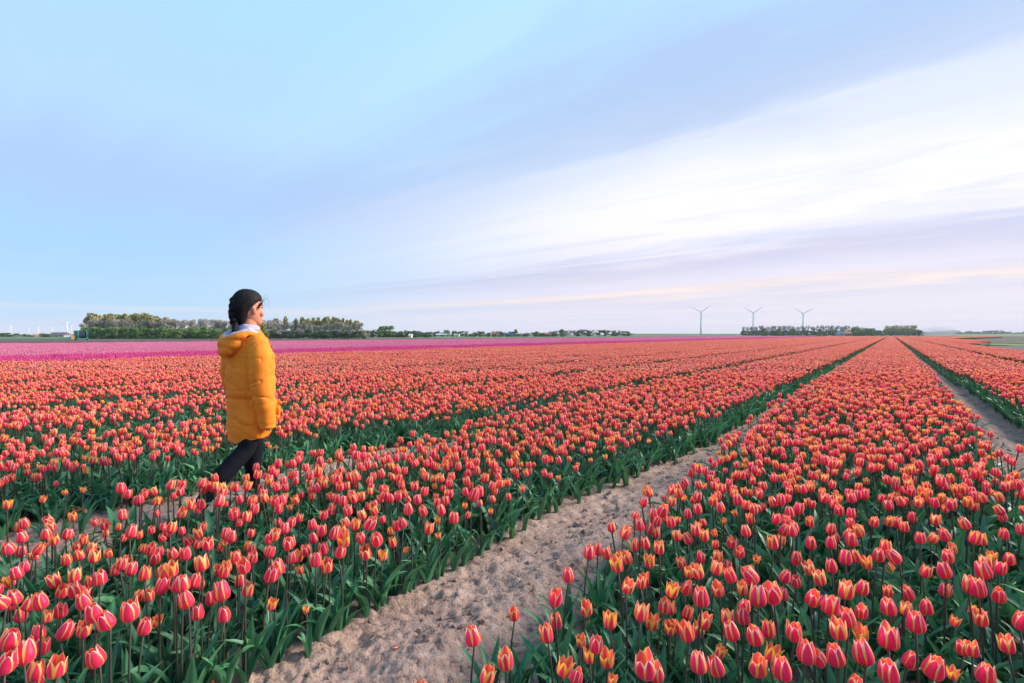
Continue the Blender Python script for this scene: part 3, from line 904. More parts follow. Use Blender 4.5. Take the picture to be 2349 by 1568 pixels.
# ------------------------------------------------------------------ the woman on the path
def fused(name, mb, m, voxel=0.008, smooth=2, disp=None, parent=None, dec=None):
    """turn overlapping closed pieces into one continuous surface"""
    me = mb.mesh(name + '_raw', m)
    o = bpy.data.objects.new(name + '_raw', me); scene.collection.objects.link(o)
    md = o.modifiers.new('r', 'REMESH'); md.mode = 'VOXEL'; md.voxel_size = voxel; md.use_smooth_shade = True
    if smooth:
        sm = o.modifiers.new('s', 'SMOOTH'); sm.iterations = smooth; sm.factor = 0.5
    dg = bpy.context.evaluated_depsgraph_get(); dg.update()
    me2 = bpy.data.meshes.new_from_object(o.evaluated_get(dg)); me2.name = name
    bpy.data.objects.remove(o)
    if disp:
        n = len(me2.vertices); co = np.empty(n * 3); me2.vertices.foreach_get('co', co); co = co.reshape(-1, 3)
        no = np.empty(n * 3); me2.vertices.foreach_get('normal', no); no = no.reshape(-1, 3)
        co = disp(co, no); me2.vertices.foreach_set('co', co.ravel()); me2.update()
    if not me2.materials: me2.materials.append(m)
    me2.polygons.foreach_set('use_smooth', np.ones(len(me2.polygons), dtype=bool))
    return link(name, me2, parent)

def ering(z, cy, rx, ry, cx=0.0, n=28, tilt=0.0, sq=2.3):
    r = []
    for j in range(n):
        a = 2 * math.pi * j / n; c, s = math.cos(a), math.sin(a)
        x = rx * math.copysign(abs(c) ** (2 / sq), c); y = ry * math.copysign(abs(s) ** (2 / sq), s)
        r.append((cx + x, cy + y, z + tilt * y))
    return r

M_jacket = mat('mustard_jacket_cloth', (.90, .262, .020), .75, (6, (.80, .20, .014), .7), spec=.25, bump=.12)
M_lining = mat('lilac_grey_lining', (.52, .48, .60), .9, (30, (.40, .37, .50), .6))
M_black = mat('black_leggings', (.007, .008, .013), .9, spec=.12)
M_hair = mat('black_hair', (.006, .006, .009), .62, (60, (.012, .010, .012), .8), spec=.2, bump=.4)
M_skin = mat('skin', (.56, .235, .145), .55, spec=.35)
M_shoe = mat('navy_shoe', (.022, .055, .12), .7, (30, (.05, .10, .18), .6))
M_sole = mat('grey_sole', (.30, .32, .38), .8)
M_strap = mat('dark_brown_cord', (.10, .035, .02), .7)

PX, PY = uX(573, 4.0), 4.0
P = empty('person', (PX, PY, 0), -THETA)
tag(P, 'woman in mustard yellow parka and black leggings walking away between the tulip beds', 'person')

# body: one continuous figure
b = MB()
hd_r = [(1.425, .080, .030, .026), (1.437, .090, .005, .042), (1.455, .093, -.035, .053), (1.480, .0925, -.062, .061), (1.505, .088, -.080, .067),
        (1.530, .086, -.092, .071), (1.560, .084, -.100, .073), (1.590, .086, -.104, .074), (1.620, .082, -.102, .071),
        (1.650, .066, -.088, .062), (1.672, .036, -.060, .042)]
b.rings([ering(z, (f + k) / 2, w, (f - k) / 2, sq=2.15) for z, f, k, w in hd_r])
b.tube([(0, .076, 1.563), (0, .094, 1.535), (0, .100, 1.508), (0, .088, 1.500)], [.007, .009, .0115, .009], 8)     # nose
b.ball((0, .090, 1.478), (.020, .010, .0065)); b.ball((0, .089, 1.466), (.018, .010, .007))                        # lips
b.ball((0, .080, 1.437), (.018, .014, .014))                                                                      # chin
for s in (-1, 1):
    b.ball((s * .033, .076, 1.585), (.022, .012, .008)); b.ball((s * .042, .066, 1.512), (.026, .022, .024))        # brow, cheek
    e = Euler((0.15, 0, s * -0.35)).to_matrix()
    b.ball((s * .077, -.006, 1.532), (.008, .018, .032), rot=e); b.ball((s * .080, -.012, 1.548), (.007, .014, .014), rot=e)
b.rings([ering(1.30, -.01, .075, .065), ering(1.38, -.012, .054, .054), ering(1.46, -.006, .052, .054), ering(1.50, 0, .045, .05)])
b.rings([ering(.78, 0, .13, .10), ering(.86, -.005, .165, .115), ering(.95, 0, .135, .10), ering(1.08, .0, .13, .10), ering(1.22, -.01, .165, .11), ering(1.32, -.01, .14, .08), ering(1.36, -.01, .07, .06)])
legR = [((.082, .0, .80), .088), ((.082, -.006, .66), .070), ((.085, -.075, .47), .056), ((.09, -.25, .31), .056), ((.09, -.37, .17), .040), ((.09, -.425, .075), .036)]
legL = [((-.082, .0, .80), .088), ((-.085, .045, .66), .076), ((-.08, .075, .47), .060), ((-.08, .062, .32), .055), ((-.08, .070, .17), .038), ((-.08, .070, .075), .036)]
for lg in (legR, legL): b.tube([p for p, r in lg], [r for p, r in lg], 12)
armR = [(.145, -.01, 1.30), (.216, -.030, 1.04), (.234, .006, .765)]
armL = [(-.145, -.01, 1.30), (-.216, -.02, 1.04), (-.234, .050, .785)]
for s, ar in ((1, armR), (-1, armL)):
    b.tube(ar, [.045, .038, .026], 10)
    w = Vector(ar[2]); dv = (Vector(ar[2]) - Vector(ar[1])).normalized()
    palm = w + dv * .05
    b.tube([w, palm, w + dv * .095], [(.024, .016), (.037, .015), (.038, .013)], 10)
    for q, (oy, ln) in enumerate(((.026, .062), (.009, .070), (-.009, .066), (-.025, .052))):
        p0 = w + dv * .085 + Vector((0, oy, 0)); p1 = p0 + dv * ln * .5 + Vector((-s * .004, 0, 0)); p2 = p1 + dv * ln * .42 + Vector((-s * .016, .002, 0))
        b.tube([p0, p1, p2], [.0095, .0088, .0075], 7)
    p0 = w + dv * .025 + Vector((0, .026, 0)); p1 = p0 + dv * .032 + Vector((-s * .006, .018, 0)); p2 = p1 + dv * .028 + Vector((-s * .008, .003, 0))
    b.tube([p0, p1, p2], [.011, .010, .008], 7)
body = fused('body', b, M_skin, 0.0045, 1, None, P)
b = MB()
for s in (-1, 1): b.ball((s * .032, .0785, 1.562), (.012, .007, .0055), 10, 8)
link('eyes', b.mesh('eyes', mat('dark_eyes', (.03, .02, .02), .25), True), P)
b = MB()
for s in (-1, 1): b.tube([(s * .016, .093, 1.581), (s * .034, .0885, 1.586), (s * .050, .078, 1.580)], .0018, 5)
link('eyebrows', b.mesh('eyebrows', M_hair, True), P)

# leggings
b = MB()
for lg in (legR, legL): b.tube([p for p, r in lg][:-1] + [tuple(Vector(lg[-1][0]) + Vector((0, 0, .02)))], [r + .010 for p, r in lg], 16)
b.rings([ering(.74, 0, .15, .110), ering(.80, 0, .155, .112), ering(.83, 0, .14, .10)])
def leg_fold(co, no):
    n = np.array([mnoise.noise(Vector((p[0] * 14, p[1] * 14, p[2] * 30))) for p in co])
    return co + no * (n * .0022)[:, None]
fused('leggings', b, M_black, 0.009, 3, leg_fold, P)

# shoes
def shoe(x, yh, yt, z=0.0):
    L = yt - yh; b = MB()
    b.rings([ering(z + .018, yh + L * .5, .040, L * .50, x, 20), ering(z + .045, yh + L * .48, .040, L * .47, x, 20), ering(z + .070, yh + L * .36, .035, L * .34, x, 20), ering(z + .100, yh + L * .26, .036, L * .22, x, 20)])
    o = fused('shoe', b, M_shoe, .006, 2, None, P)
    b = MB(); b.rings([ering(z - .004, yh + L * .5, .042, L * .52, x, 20, sq=2.4), ering(z + .022, yh + L * .5, .044, L * .53, x, 20, sq=2.4)])
    link('sole', b.mesh('sole', M_sole, False), o)
shoe(.09, -.50, -.24); shoe(-.08, .02, .28)

# jacket: torso, sleeves, pockets
b = MB()
tor = [(.555, -.008, .178, .132, .22), (.60, .002, .190, .142, .18), (.70, .012, .204, .160, .08), (.80, .012, .208, .164, .03), (.855, .010, .196, .157, 0), (.90, .008, .200, .161, 0),
       (1.00, .008, .204, .165, 0), (1.10, .006, .204, .164, 0), (1.20, 0, .198, .154, 0), (1.27, -.014, .175, .132, 0), (1.325, -.018, .155, .118, 0), (1.365, -.012, .105, .085, 0), (1.385, -.01, .08, .07, 0)]
b.rings([ering(z, cy, rx, ry, tilt=t, sq=2.25) for z, cy, rx, ry, t in tor])
slR = [((.140, -.018, 1.300), .066), ((.180, -.022, 1.265), .079), ((.205, -.028, 1.18), .082), ((.218, -.034, 1.08), .077), ((.228, -.034, .98), .071), ((.234, -.018, .88), .069), ((.236, .000, .78), .064), ((.236, .012, .70), .060), ((.235, .016, .655), .054)]
slL = [((-p[0], p[1] + max(0, 1.0 - p[2]) * .22, p[2] + .03 * (p[2] < .9)), r) for p, r in slR]
b.ball((.115, .135, .745), (.075, .042, .085)); b.ball((-.115, .135, .745), (.075, .042, .085))      # bellows pockets
def folds(co, no):
    out = np.empty(len(co))
    for i, p in enumerate(co):
        x, y, z = p
        sleeve = min(1.0, max(0.0, (abs(x) - .185) / .04))
        a = mnoise.noise(Vector((x * 5 + 2, y * 6, z * 8 + y * 5)))
        c = mnoise.noise(Vector((x * 11 + z * 9, y * 10 + z * 8, z * 15 + 5)))
        e = mnoise.noise(Vector((x * 3 - z * 3, y * 6 + z * 4, z * 6)))
        dlt = .009 * a + .007 * c + .006 * e - .004
        if sleeve > 0: dlt += sleeve * (.0060 * math.sin(z * 62 + y * 40 + 7 * e) * max(0, c + .1) * 1.6 + .003 * c)
        else:
            dlt -= .012 * math.exp(-((z - .862) / .010) ** 2)                   # drawstring at the waist
            dlt -= .006 * math.exp(-((z - .925) / .006) ** 2)
            dlt += .006 * math.sin(math.atan2(x, -y) * 22 + 3 * e) * math.exp(-((z - .87) / .06) ** 2)
            if z > 1.2: dlt -= .004 * math.exp(-((z - 1.215) / .006) ** 2)      # yoke seam
        rr_ = mnoise.noise(Vector((x * 6 + z * 7 + 9, y * 8 - z * 5, z * 7)))
        dlt -= .009 * max(0.0, 1 - abs(rr_) / .07) * (0.5 + abs(c))
        out[i] = dlt
    return co + no * out[:, None]
jacket = fused('jacket', b, M_jacket, 0.0075, 2, folds, P)
for sl in (slR, slL):
    b = MB(); b.tube([p for p, r in sl], [(r, r * 1.04) for p, r in sl], 22)
    s_ = 1 if sl is slR else -1
    b.ball((s_ * .150, -.015, 1.288), (.075, .082, .060), 16, 10)
    def arm_folds(co, no):
        out = np.empty(len(co))
        for i, p in enumerate(co):
            x, y, z = p
            a = mnoise.noise(Vector((x * 8, y * 9 + z * 4, z * 12))); c = mnoise.noise(Vector((x * 5 + 3, y * 12 - z * 9, z * 13 + 7)))
            e = mnoise.noise(Vector((3.0, y * 5 + z * 3, z * 9 + 4)))
            ridge = max(0.0, 1 - abs(c) / .16)
            band = math.exp(-((z - .98) / .10) ** 2) + .9 * math.exp(-((z - .70) / .05) ** 2) + .45
            out[i] = .006 * a + .005 * e - .0075 * ridge * band * (.4 + abs(e) * 1.4) + .002
        return co + no * out[:, None]
    fused('sleeve', b, M_jacket, .0065, 1, arm_folds, jacket)
# pocket flaps, back vent, seam cords
b = MB()
for s in (-1, 1):
    b.ball((s * .118, .158, .812), (.066, .020, .018), 16, 8)
fl = link('pocket_flap', b.mesh('pocket_flap', M_jacket, True), jacket)
b = MB(); b.tube([(.070, .085, 1.34), (.092, .106, 1.285), (.102, .126, 1.225), (.102, .132, 1.205)], [.005, .005, .006, .008], 6)
link('drawcord', b.mesh('drawcord', M_strap, True), jacket)
for (p, r0, r1) in ((slR[-1][0], .060, .052), (slL[-1][0], .060, .052)):
    b = MB(); b.tube([(p[0], p[1], p[2] + .012), (p[0], p[1] + .002, p[2] - .012)], [.059, .056], 16)
    link('cuff', b.mesh('cuff', M_jacket, True), jacket)

# hood hanging on the back, with a pale lining
b = MB()
loop = []
for j in range(20):
    a = 2 * math.pi * j / 20
    loop.append((.128 * math.sin(a), -.075 - .108 * math.cos(a) if math.cos(a) > 0 else -.075 - .150 * math.cos(a), 1.345 + .018 * abs(math.sin(a)) - .040 * max(0, math.cos(a)) - .055 * max(0, -math.cos(a))))
b.tube(loop, [(.020 + .016 * max(0, math.cos(2 * math.pi * j / 20))) for j in range(20)], 12, closed=True)
b.ball((0, -.145, 1.275), (.128, .082, .078), 20, 12)
b.ball((0, -.180, 1.235), (.095, .050, .058), 16, 10)
b.ball((0, -.11, 1.31), (.125, .06, .05), 16, 10)
def hood_fold(co, no):
    n = np.array([mnoise.noise(Vector((p[0] * 10, p[1] * 10, p[2] * 26))) for p in co])
    m_ = np.array([.012 * max(0, 1 - ((p[0] ** 2 + (p[1] + .13) ** 2) ** .5) / .10) if p[2] > 1.31 else 0 for p in co])
    co = co + no * (n * .009)[:, None]; co[:, 2] -= m_ * 2.2
    return co
hood = fused('hood', b, M_jacket, 0.0065, 2, hood_fold, P)
b = MB()
b.tube([(.104 * math.sin(a), -.060 - .115 * math.cos(a) * (1 if math.cos(a) > 0 else 1.15), 1.372 + .012 * abs(math.sin(a)) - .045 * max(0, math.cos(a)) - .05 * max(0, -math.cos(a))) for a in np.linspace(0, 2 * math.pi, 21)[:-1]], .022, 10, closed=True)
b.rings([ering(1.345, -.02, .096, .095), ering(1.385, -.012, .084, .082, tilt=-.1), ering(1.415, -.006, .074, .073, tilt=-.12), ering(1.425, -.004, .064, .064, tilt=-.12)])
def col_fold(co, no):
    n = np.array([mnoise.noise(Vector((p[0] * 16, p[1] * 16, p[2] * 30))) for p in co])
    return co + no * (n * .007)[:, None]
fused('lining_collar', b, M_lining, 0.006, 1, col_fold, P)

# hair: gathered back into a braid
b = MB()
hr = [(1.415, -.050, -.080, .024), (1.435, -.042, -.092, .038), (1.46, -.035, -.108, .050), (1.49, -.022, -.126, .060), (1.52, -.020, -.132, .070), (1.545, .006, -.137, .076), (1.565, .040, -.139, .078),
      (1.59, .068, -.138, .079), (1.62, .089, -.133, .078), (1.65, .086, -.122, .072), (1.675, .068, -.102, .060), (1.693, .040, -.080, .044), (1.703, .010, -.055, .022)]
b.rings([ering(z, (f + k) / 2, w, (f - k) / 2, sq=2.15) for z, f, k, w in hr])
for q in range(9):     # plaited crown going down the back of the head
    t = q / 8; s = 1 if q % 2 else -1
    b.ball((s * .014, -.126 - .010 * math.sin(t * 3.1), 1.61 - t * .17), (.022, .018, .024), 10, 8, rot=Euler((.3, s * .6, 0)).to_matrix())
def strands(co, no):
    n = np.array([mnoise.noise(Vector((math.atan2(p[0], p[1] + .03) * 9, p[2] * 5, 1.0))) for p in co])
    return co + no * (n * .0022)[:, None]
hair = fused('hair', b, M_hair, 0.0055, 1, strands, P)
b = MB()
bp = [(.0, -.105, 1.47), (.004, -.115, 1.445), (.008, -.118, 1.42), (.014, -.122, 1.398), (.024, -.126, 1.378), (.036, -.126, 1.360)]
for q in range(11):
    t = q / 10 * (len(bp) - 1); i = min(int(t), len(bp) - 2); p = Vector(bp[i]).lerp(Vector(bp[i + 1]), t - i); s = 1 if q % 2 else -1
    b.ball((p.x + s * .007, p.y, p.z), (.023, .020, .016), 10, 8, rot=Euler((.2, s * .8, 0)).to_matrix())
b.tube([(.036, -.128, 1.362), (.056, -.132, 1.342), (.068, -.126, 1.327)], [.016, .024, .018], 10)
fused('braid', b, M_hair, 0.0045, 1, strands, P)
from mathutils.bvhtree import BVHTree
hm = hair.data; bvh = BVHTree.FromPolygons([v.co for v in hm.vertices], [tuple(p.vertices) for p in hm.polygons])
b = MB(); rs = RG(8); ctr = Vector((0, -.03, 1.575))
for q in range(230):
    a = rs.uniform(-2.0, 2.0); el0 = rs.uniform(.05, 1.2)
    d0 = Vector((math.sin(a) * math.cos(el0), math.cos(a) * math.cos(el0), math.sin(el0)))
    d1 = Vector((rs.uniform(-.35, .35), -.62, -.72 + rs.uniform(-.15, .3))).normalized()
    pts_ = []; lift = rs.uniform(-.0006, .0016) + (.004 if rs.random() < .08 else 0); ax = d0.cross(d1)
    sw = rs.uniform(-.10, .10)
    for k_ in range(11):
        t = k_ / 10; dv = d0.slerp(d1, t); dv = (dv + ax.normalized() * sw * math.sin(t * 3.14)).normalized()
        hit = bvh.ray_cast(ctr, dv)
        if hit[0] is not None: pts_.append(hit[0] + dv * (lift * math.sin(t * 3.14)))
    if len(pts_) > 4: b.tube(pts_, [.0016 * math.sin(.3 + 2.6 * i / len(pts_)) for i in range(len(pts_))], 4)
for q in range(16):
    y0 = rs.uniform(.035, .080); z0 = 1.572 + (y0 - .035) * 1.0 + rs.uniform(-.004, .012)
    b.tube([(.074 - (y0 - .035) * .35, y0, z0), (.079 - (y0 - .035) * .3, y0 - .012, z0 - .022), (.080, y0 - .024 + rs.uniform(-.004, .004), z0 - rs.uniform(.028, .050))], [.0022, .0018, .0007], 4)
link('hair_strands', b.mesh('hair_strands', M_hair, True), hair)
b = MB(); rs = RG(4)
for q in range(12):
    x0 = rs.uniform(-.05, .06); z0 = rs.uniform(1.60, 1.66); L = rs.uniform(.03, .085)
    up = rs.random() < .3
    b.tube([(x0, .078, z0), (x0, .098 + L * .25, z0 + (.02 if up else -.01)), (x0 + .004, .100 + L * .45, z0 + (L * .5 if up else -L))], [.0007, .0006, .0004], 3)
link('loose_hair', b.mesh('loose_hair', M_hair), hair)
HAZE = 0.00016
# ------------------------------------------------------------------ trees
M_bark = mat('bark', (.10, .085, .07), .9)
FOL = {
    'poplar': mat('budding_foliage', (.40, .34, .13), .85, (1.2, (.29, .33, .12), .8), trans=.25),
    'bare': mat('bare_twigs', (.40, .35, .30), .9, (1.0, (.31, .31, .24), .8), trans=.1),
    'shrub': mat('spring_foliage', (.13, .25, .07), .85, (.8, (.20, .30, .09), .9), trans=.25),
    'dark': mat('dark_foliage', (.13, .22, .12), .9, (.8, (.19, .26, .14), .8), trans=.15),
    'yellow': mat('yellow_foliage', (.38, .34, .06), .85, (1.0, (.28, .30, .06), .8), trans=.25),
}
def crown_mesh(kind, seed):
    r = RG(seed); b = MB()
    n, sz, lo = {'poplar': (900, .040, .18), 'bare': (900, .034, .12), 'shrub': (700, .060, .0), 'dark': (700, .055, .0), 'yellow': (600, .045, .15)}[kind]
    blobs = []
    for q in range(9 if kind != 'shrub' else 11):
        t = r.random(); z = lo + (1 - lo) * (.12 + .76 * t)
        wid = (.24 if kind in ('poplar',) else .34) * math.sin(math.pi * (.12 + .80 * t)) ** .6
        a = r.uniform(0, 6.28); blobs.append((wid * .7 * r.random() ** .5 * math.cos(a), wid * .7 * math.sin(a), z, r.uniform(.11, .19) * (1 - lo)))
    vs = []; fs = []
    for i in range(n):
        bx, by, bz, br = r.choice(blobs)
        d = Vector((r.gauss(0, 1), r.gauss(0, 1), r.gauss(0, 1))).normalized() * br * r.uniform(.35, 1.05) ** .7
        c = Vector((bx, by, bz)) + d
        if c.z > 1: c.z = 1 - r.random() * .05
        if c.z < .02: c.z = .02 + r.random() * .05
        q = Euler((r.uniform(0, 6.3), r.uniform(0, 6.3), r.uniform(0, 6.3))).to_matrix(); s = sz * r.uniform(.5, 1.3)
        asp = .35 if kind == 'bare' else .8
        k = len(vs)
        for (x, y) in ((-1, -asp), (1, -asp * .6), (.8, asp), (-.7, asp * .9)): vs.append(tuple(c + q @ Vector((x * s, y * s, 0))))
        fs.append((k, k + 1, k + 2, k + 3))
    zm = max(v[2] for v in vs); vs = [(x, y, z / zm) for x, y, z in vs]
    b.add(vs, fs); return b.mesh('crown', FOL[kind])
def trunk_mesh(kind, seed):
    r = RG(seed); b = MB(); h = .85 if kind in ('poplar', 'bare') else .6
    b.tube([(0, 0, -.02), (r.uniform(-.01, .01), 0, h * .5), (r.uniform(-.02, .02), 0, h)], [.018, .012, .004], 6)
    for q in range(9 if kind in ('poplar', 'bare') else 5):
        z = h * r.uniform(.25, .9); a = r.uniform(0, 6.28); L = r.uniform(.10, .26)
        b.tube([(0, 0, z), (L * .5 * math.cos(a), L * .5 * math.sin(a), z + L * .45), (L * .8 * math.cos(a), L * .8 * math.sin(a), z + L)], [.007, .004, .002], 4, caps=False)
    return b.mesh('trunk', M_bark)
CR = {k: [crown_mesh(k, 100 * i + sum(map(ord, k))) for i in range(5)] for k in FOL}
TR = {k: [trunk_mesh(k, 100 * i + sum(map(ord, k))) for i in range(3)] for k in FOL}
rt = RG(99)
NAMES = {'poplar': 'poplar_tree', 'bare': 'bare_tree', 'shrub': 'shrub', 'dark': 'dark_bush', 'yellow': 'yellow_tree'}
ALL_TREES = []
def tree(kind, xu, Y, top, label, group, wu=None):
    """a tree seen at xu whose top reaches yu = top; wu is its width in the same units"""
    h = uZ(top, Y); w = (wu / F * Y) if wu else h * rt.uniform(.45, .7)
    root = empty(NAMES[kind], (uX(xu, Y), Y, 0), rt.uniform(0, 6.28))
    k = w / (.62 if kind != 'poplar' else .52)
    root.scale = (k, k, h)
    tag(root, label, 'shrub' if kind in ('shrub', 'dark') else 'tree', group)
    ALL_TREES.append((xu, root))
    link('crown', rt.choice(CR[kind]), root); link('trunk', rt.choice(TR[kind]), root)
    return root
def nth(i): return ORD[i] if i < len(ORD) else 'further'

G1 = 'budding poplars at the left end of the wood'
for i, xu in enumerate(np.linspace(208, 392, 13)):
    tree('poplar', xu + rt.uniform(-3, 3), 182 + rt.uniform(-6, 6), 719 + max(0, (xu - 330)) * .17 + rt.uniform(-2, 3),
         'tall olive budding poplar in the left end of the wood', G1, 25)
for i, xu in enumerate(np.linspace(203, 380, 11)):
    tree('bare', xu + rt.uniform(-3, 3), 176, 733 + rt.uniform(-4, 4), 'brownish bare tree beneath the olive budding poplars', 'bare trees beneath the budding poplars', 26)
for i, xu in enumerate(np.linspace(362, 640, 24)):
    tree('bare', xu + rt.uniform(-4, 4), 178 + rt.uniform(-6, 8), 732 + rt.uniform(-2, 3), 'grey-brown leafless tree in the middle of the wood', 'leafless trees in the middle of the wood', 27)
for i, xu in enumerate(np.linspace(636, 822, 21)):
    if i in (1, 3): continue
    tree('poplar', xu + rt.uniform(-2, 2), 190 + rt.uniform(-3, 3), 727 + max(0, xu - 770) * .17 + rt.uniform(-2, 3),
         'slim reddish poplar in the row right of the woman', 'slim poplars at the right end of the wood', 15)
for i, xu in enumerate(np.linspace(590, 822, 20)):
    tree('bare', xu + rt.uniform(-3, 3), 178, 743 + rt.uniform(-5, 5), 'grey leafless tree before the slim reddish poplars', 'leafless trees before the slim poplars', 24)
for i, xu in enumerate(np.linspace(196, 560, 34)):
    tree('shrub', xu + rt.uniform(-3, 3), 163 + rt.uniform(-3, 4), 752 + rt.uniform(-3, 4), 'fresh green shrub along the foot of the wood', 'green shrubs along the foot of the wood', 21)
for i, xu in enumerate(np.linspace(182, 830, 60)):
    tree('dark', xu + rt.uniform(-3, 3), 171 + rt.uniform(-2, 4), 758 + rt.uniform(-3, 3), 'dark green bush in the undergrowth of the wood', 'dark bushes in the undergrowth of the wood', 22)
for i, xu in enumerate(np.linspace(600, 835, 18)):
    tree('bare' if i % 2 else 'dark', xu + rt.uniform(-3, 3), 168, 757 + rt.uniform(-4, 4), 'dull low tree at the foot of the slim poplars', 'low trees at the foot of the slim poplars', 24)
tree('shrub', 181, 158, 758, 'small dark green shrub at the left end of the wood beside the teal machine', 'shrubs', 20)
tree('bare', 192, 172, 741, 'crooked thin tree leaning out at the left end of the wood', 'lone trees', 20)
tree('yellow', 600, 165, 740, 'yellow-green tree just right of the woman\'s chin', 'lone trees', 20)
tree('yellow', 614, 164, 762, 'small yellow bush below the yellow-green tree', 'lone trees', 12)
tree('shrub', 885, 240, 747, 'taller rounded tree standing alone right of the wood', 'lone trees', 34)
tree('bare', 872, 245, 752, 'pale leafless tree against the taller rounded tree', 'lone trees', 30)
for i, xu in enumerate(np.linspace(822, 985, 20)):
    tree('dark' if i % 3 else 'shrub', xu + rt.uniform(-3, 3), 235 + rt.uniform(-5, 5), 758 + (xu - 820) * .02 + rt.uniform(-3, 3), 'grey-green bush in the low hedge right of the wood', 'bushes in the low hedge right of the wood', 17)
for i, xu in enumerate(np.linspace(965, 1300, 50)):
    tree(('dark', 'bare', 'shrub')[i % 3], xu + rt.uniform(-5, 5), 330 + rt.uniform(-10, 10), 764 + rt.uniform(-5, 3) - (4 if i % 8 == 0 else 0), 'tiny distant bush among the farms at mid horizon', 'bushes among the distant farms', 13)
for i, xu in enumerate(np.linspace(1268, 1446, 20)):
    tree('bare' if i % 3 else 'shrub', xu + rt.uniform(-3, 3), 400, 757 + 6 * abs((xu - 1355) / 90) ** 4 + rt.uniform(-2, 2), 'pale hazy tree in the far clump left of the wind turbines', 'trees in the far clump left of the turbines', 18)
# right-hand belt: a row of thin high-stemmed trees over a dark hedge
for i, xu in enumerate(np.linspace(1708, 1992, 42)):
    tree('bare', xu + rt.uniform(-2, 2), 520 + rt.uniform(-4, 4), 748 + rt.uniform(-2, 2) + max(0, xu - 1960) * .12, 'thin high-stemmed tree in the row beneath the wind turbines', 'thin trees in the row beneath the turbines', 9)
for i, xu in enumerate(np.linspace(1704, 2010, 50)):
    tree('dark', xu + rt.uniform(-2, 2), 500, 759 + rt.uniform(-1.5, 1.5), 'dark blue-green bush in the hedge under the turbine row', 'bushes in the hedge under the thin trees', 12)
for i, xu in enumerate((1752, 1784, 1818, 1880, 1960, 1975, 1992, 2002)):
    tree('shrub', xu, 495, 753 + rt.uniform(-1, 2), 'brighter green tree before the dark hedge under the turbines', 'green trees before the dark hedge', 14)
for i, xu in enumerate(np.linspace(2008, 2108, 16)):
    tree('dark', xu, 560, 759 + rt.uniform(-1.5, 1.5), 'dark bush in the block of trees where the tulip rows meet', 'bushes where the rows meet', 13)
for i, xu in enumerate(np.linspace(2034, 2100, 11)):
    tree('yellow', xu, 590, 752 + rt.uniform(-1, 1), 'yellow-green tree in the middle tier where the tulip rows meet', 'yellow-green trees where the rows meet', 13)
    tree('bare', xu, 620, 746.5 + rt.uniform(-1, 1), 'grey tree in the top tier where the tulip rows meet', 'grey trees where the rows meet', 11)
for i, xu in enumerate(np.linspace(2112, 2380, 46)):
    tree('bare' if i % 2 else 'dark', xu + rt.uniform(-3, 3), 1250 + rt.uniform(-30, 30), 761 + rt.uniform(-2, 3) - (3 if 2160 < xu < 2190 else 0) - (2 if 2240 < xu < 2300 else 0), 'faint blue tree in the misty far line at the right', 'misty far trees at the right', 14)
for i, xu in enumerate(np.linspace(-60, 165, 26)):
    tree('dark' if i % 2 else 'shrub', xu + rt.uniform(-4, 4), 330 + rt.uniform(-6, 6), 768 + rt.uniform(-3, 2), 'small bush among the sheds at the far left', 'bushes among the sheds at the far left', 14)
tree('shrub', 12, 300, 764, 'rounded dark tree at the left edge of the frame', 'lone trees', 26)
tree('shrub', 108, 290, 765, 'rounded green tree before the brown-roofed shed', 'lone trees', 26)

TENS = ['', '', 'twenty', 'thirty', 'forty', 'fifty', 'sixty']
def ordinal(i):
    if i == 0: return 'leftmost'
    n = i + 1
    if n <= 20: return ORD[i] + ' from the left'
    if n % 10 == 0: return {30: 'thirtieth', 40: 'fortieth', 50: 'fiftieth', 60: 'sixtieth'}[n] + ' from the left'
    return TENS[n // 10] + '-' + ['first', 'second', 'third', 'fourth', 'fifth', 'sixth', 'seventh', 'eighth', 'ninth'][n % 10 - 1] + ' from the left'
same = {}
for xu, o in ALL_TREES: same.setdefault(o['label'], []).append((xu, o))
for lab, l in same.items():
    if len(l) > 1:
        for i, (xu, o) in enumerate(sorted(l, key=lambda q: q[0])): o['label'] = '%s, %s' % (lab, ordinal(i))

# ------------------------------------------------------------------ wind turbines
M_white = mat('turbine_white', (.94, .86, .84), .6)
def turbine(xu, Y, hub_u, blade_u, angles, label, yaw=0.0, group='wind turbines on the right horizon'):
    H = uZ(hub_u, Y); BL = blade_u / F * Y; s = H / 60
    root = empty('wind_turbine', (uX(xu, Y), Y, 0), yaw); tag(root, label, 'wind turbine', group)
    b = MB(); b.tube([(0, 0, -1), (0, 0, H * .5), (0, 0, H - .8 * s)], [3.0 * s, 2.2 * s, 1.5 * s], 14); link('tower', b.mesh('tower', M_white, True), root)
    b = MB(); b.box(-1.4 * s, 1.4 * s, -2.2 * s, 5.5 * s, H - 1.3 * s, H + 1.5 * s)
    me = b.mesh('nacelle', M_white); link('nacelle', me, root)
    b = MB(); b.rings([[(r * math.cos(a), y, H + r * math.sin(a)) for a in np.linspace(0, 2 * math.pi, 13)[:-1]] for y, r in ((-2.0 * s, 1.5 * s), (-3.6 * s, 1.4 * s), (-4.6 * s, .4 * s))])
    link('hub', b.mesh('hub', M_white, True), root)
    for an in angles:
        b = MB(); rr = []
        for t in np.linspace(0, 1, 9):
            c = (1.0 if t < .08 else 2.3 * (1 - t) ** .8 + .45) * s; th = (.9 if t < .08 else .45 * (1 - t) + .12) * s; L = BL * t
            rr.append([(L, -3.2 * s + th * .5 * math.sin(q), c * .5 * math.cos(q)) for q in np.linspace(0, 2 * math.pi, 9)[:-1]])
        b.rings(rr)
        me = b.mesh('blade', M_white, True)
        link('blade', me, root, loc=(0, 0, H), rot=(0, -R(an), 0))
turbine(1608, 1300, 716, 28, (34, 156, 274), 'nearest wind turbine, standing clear left of the tree belt')
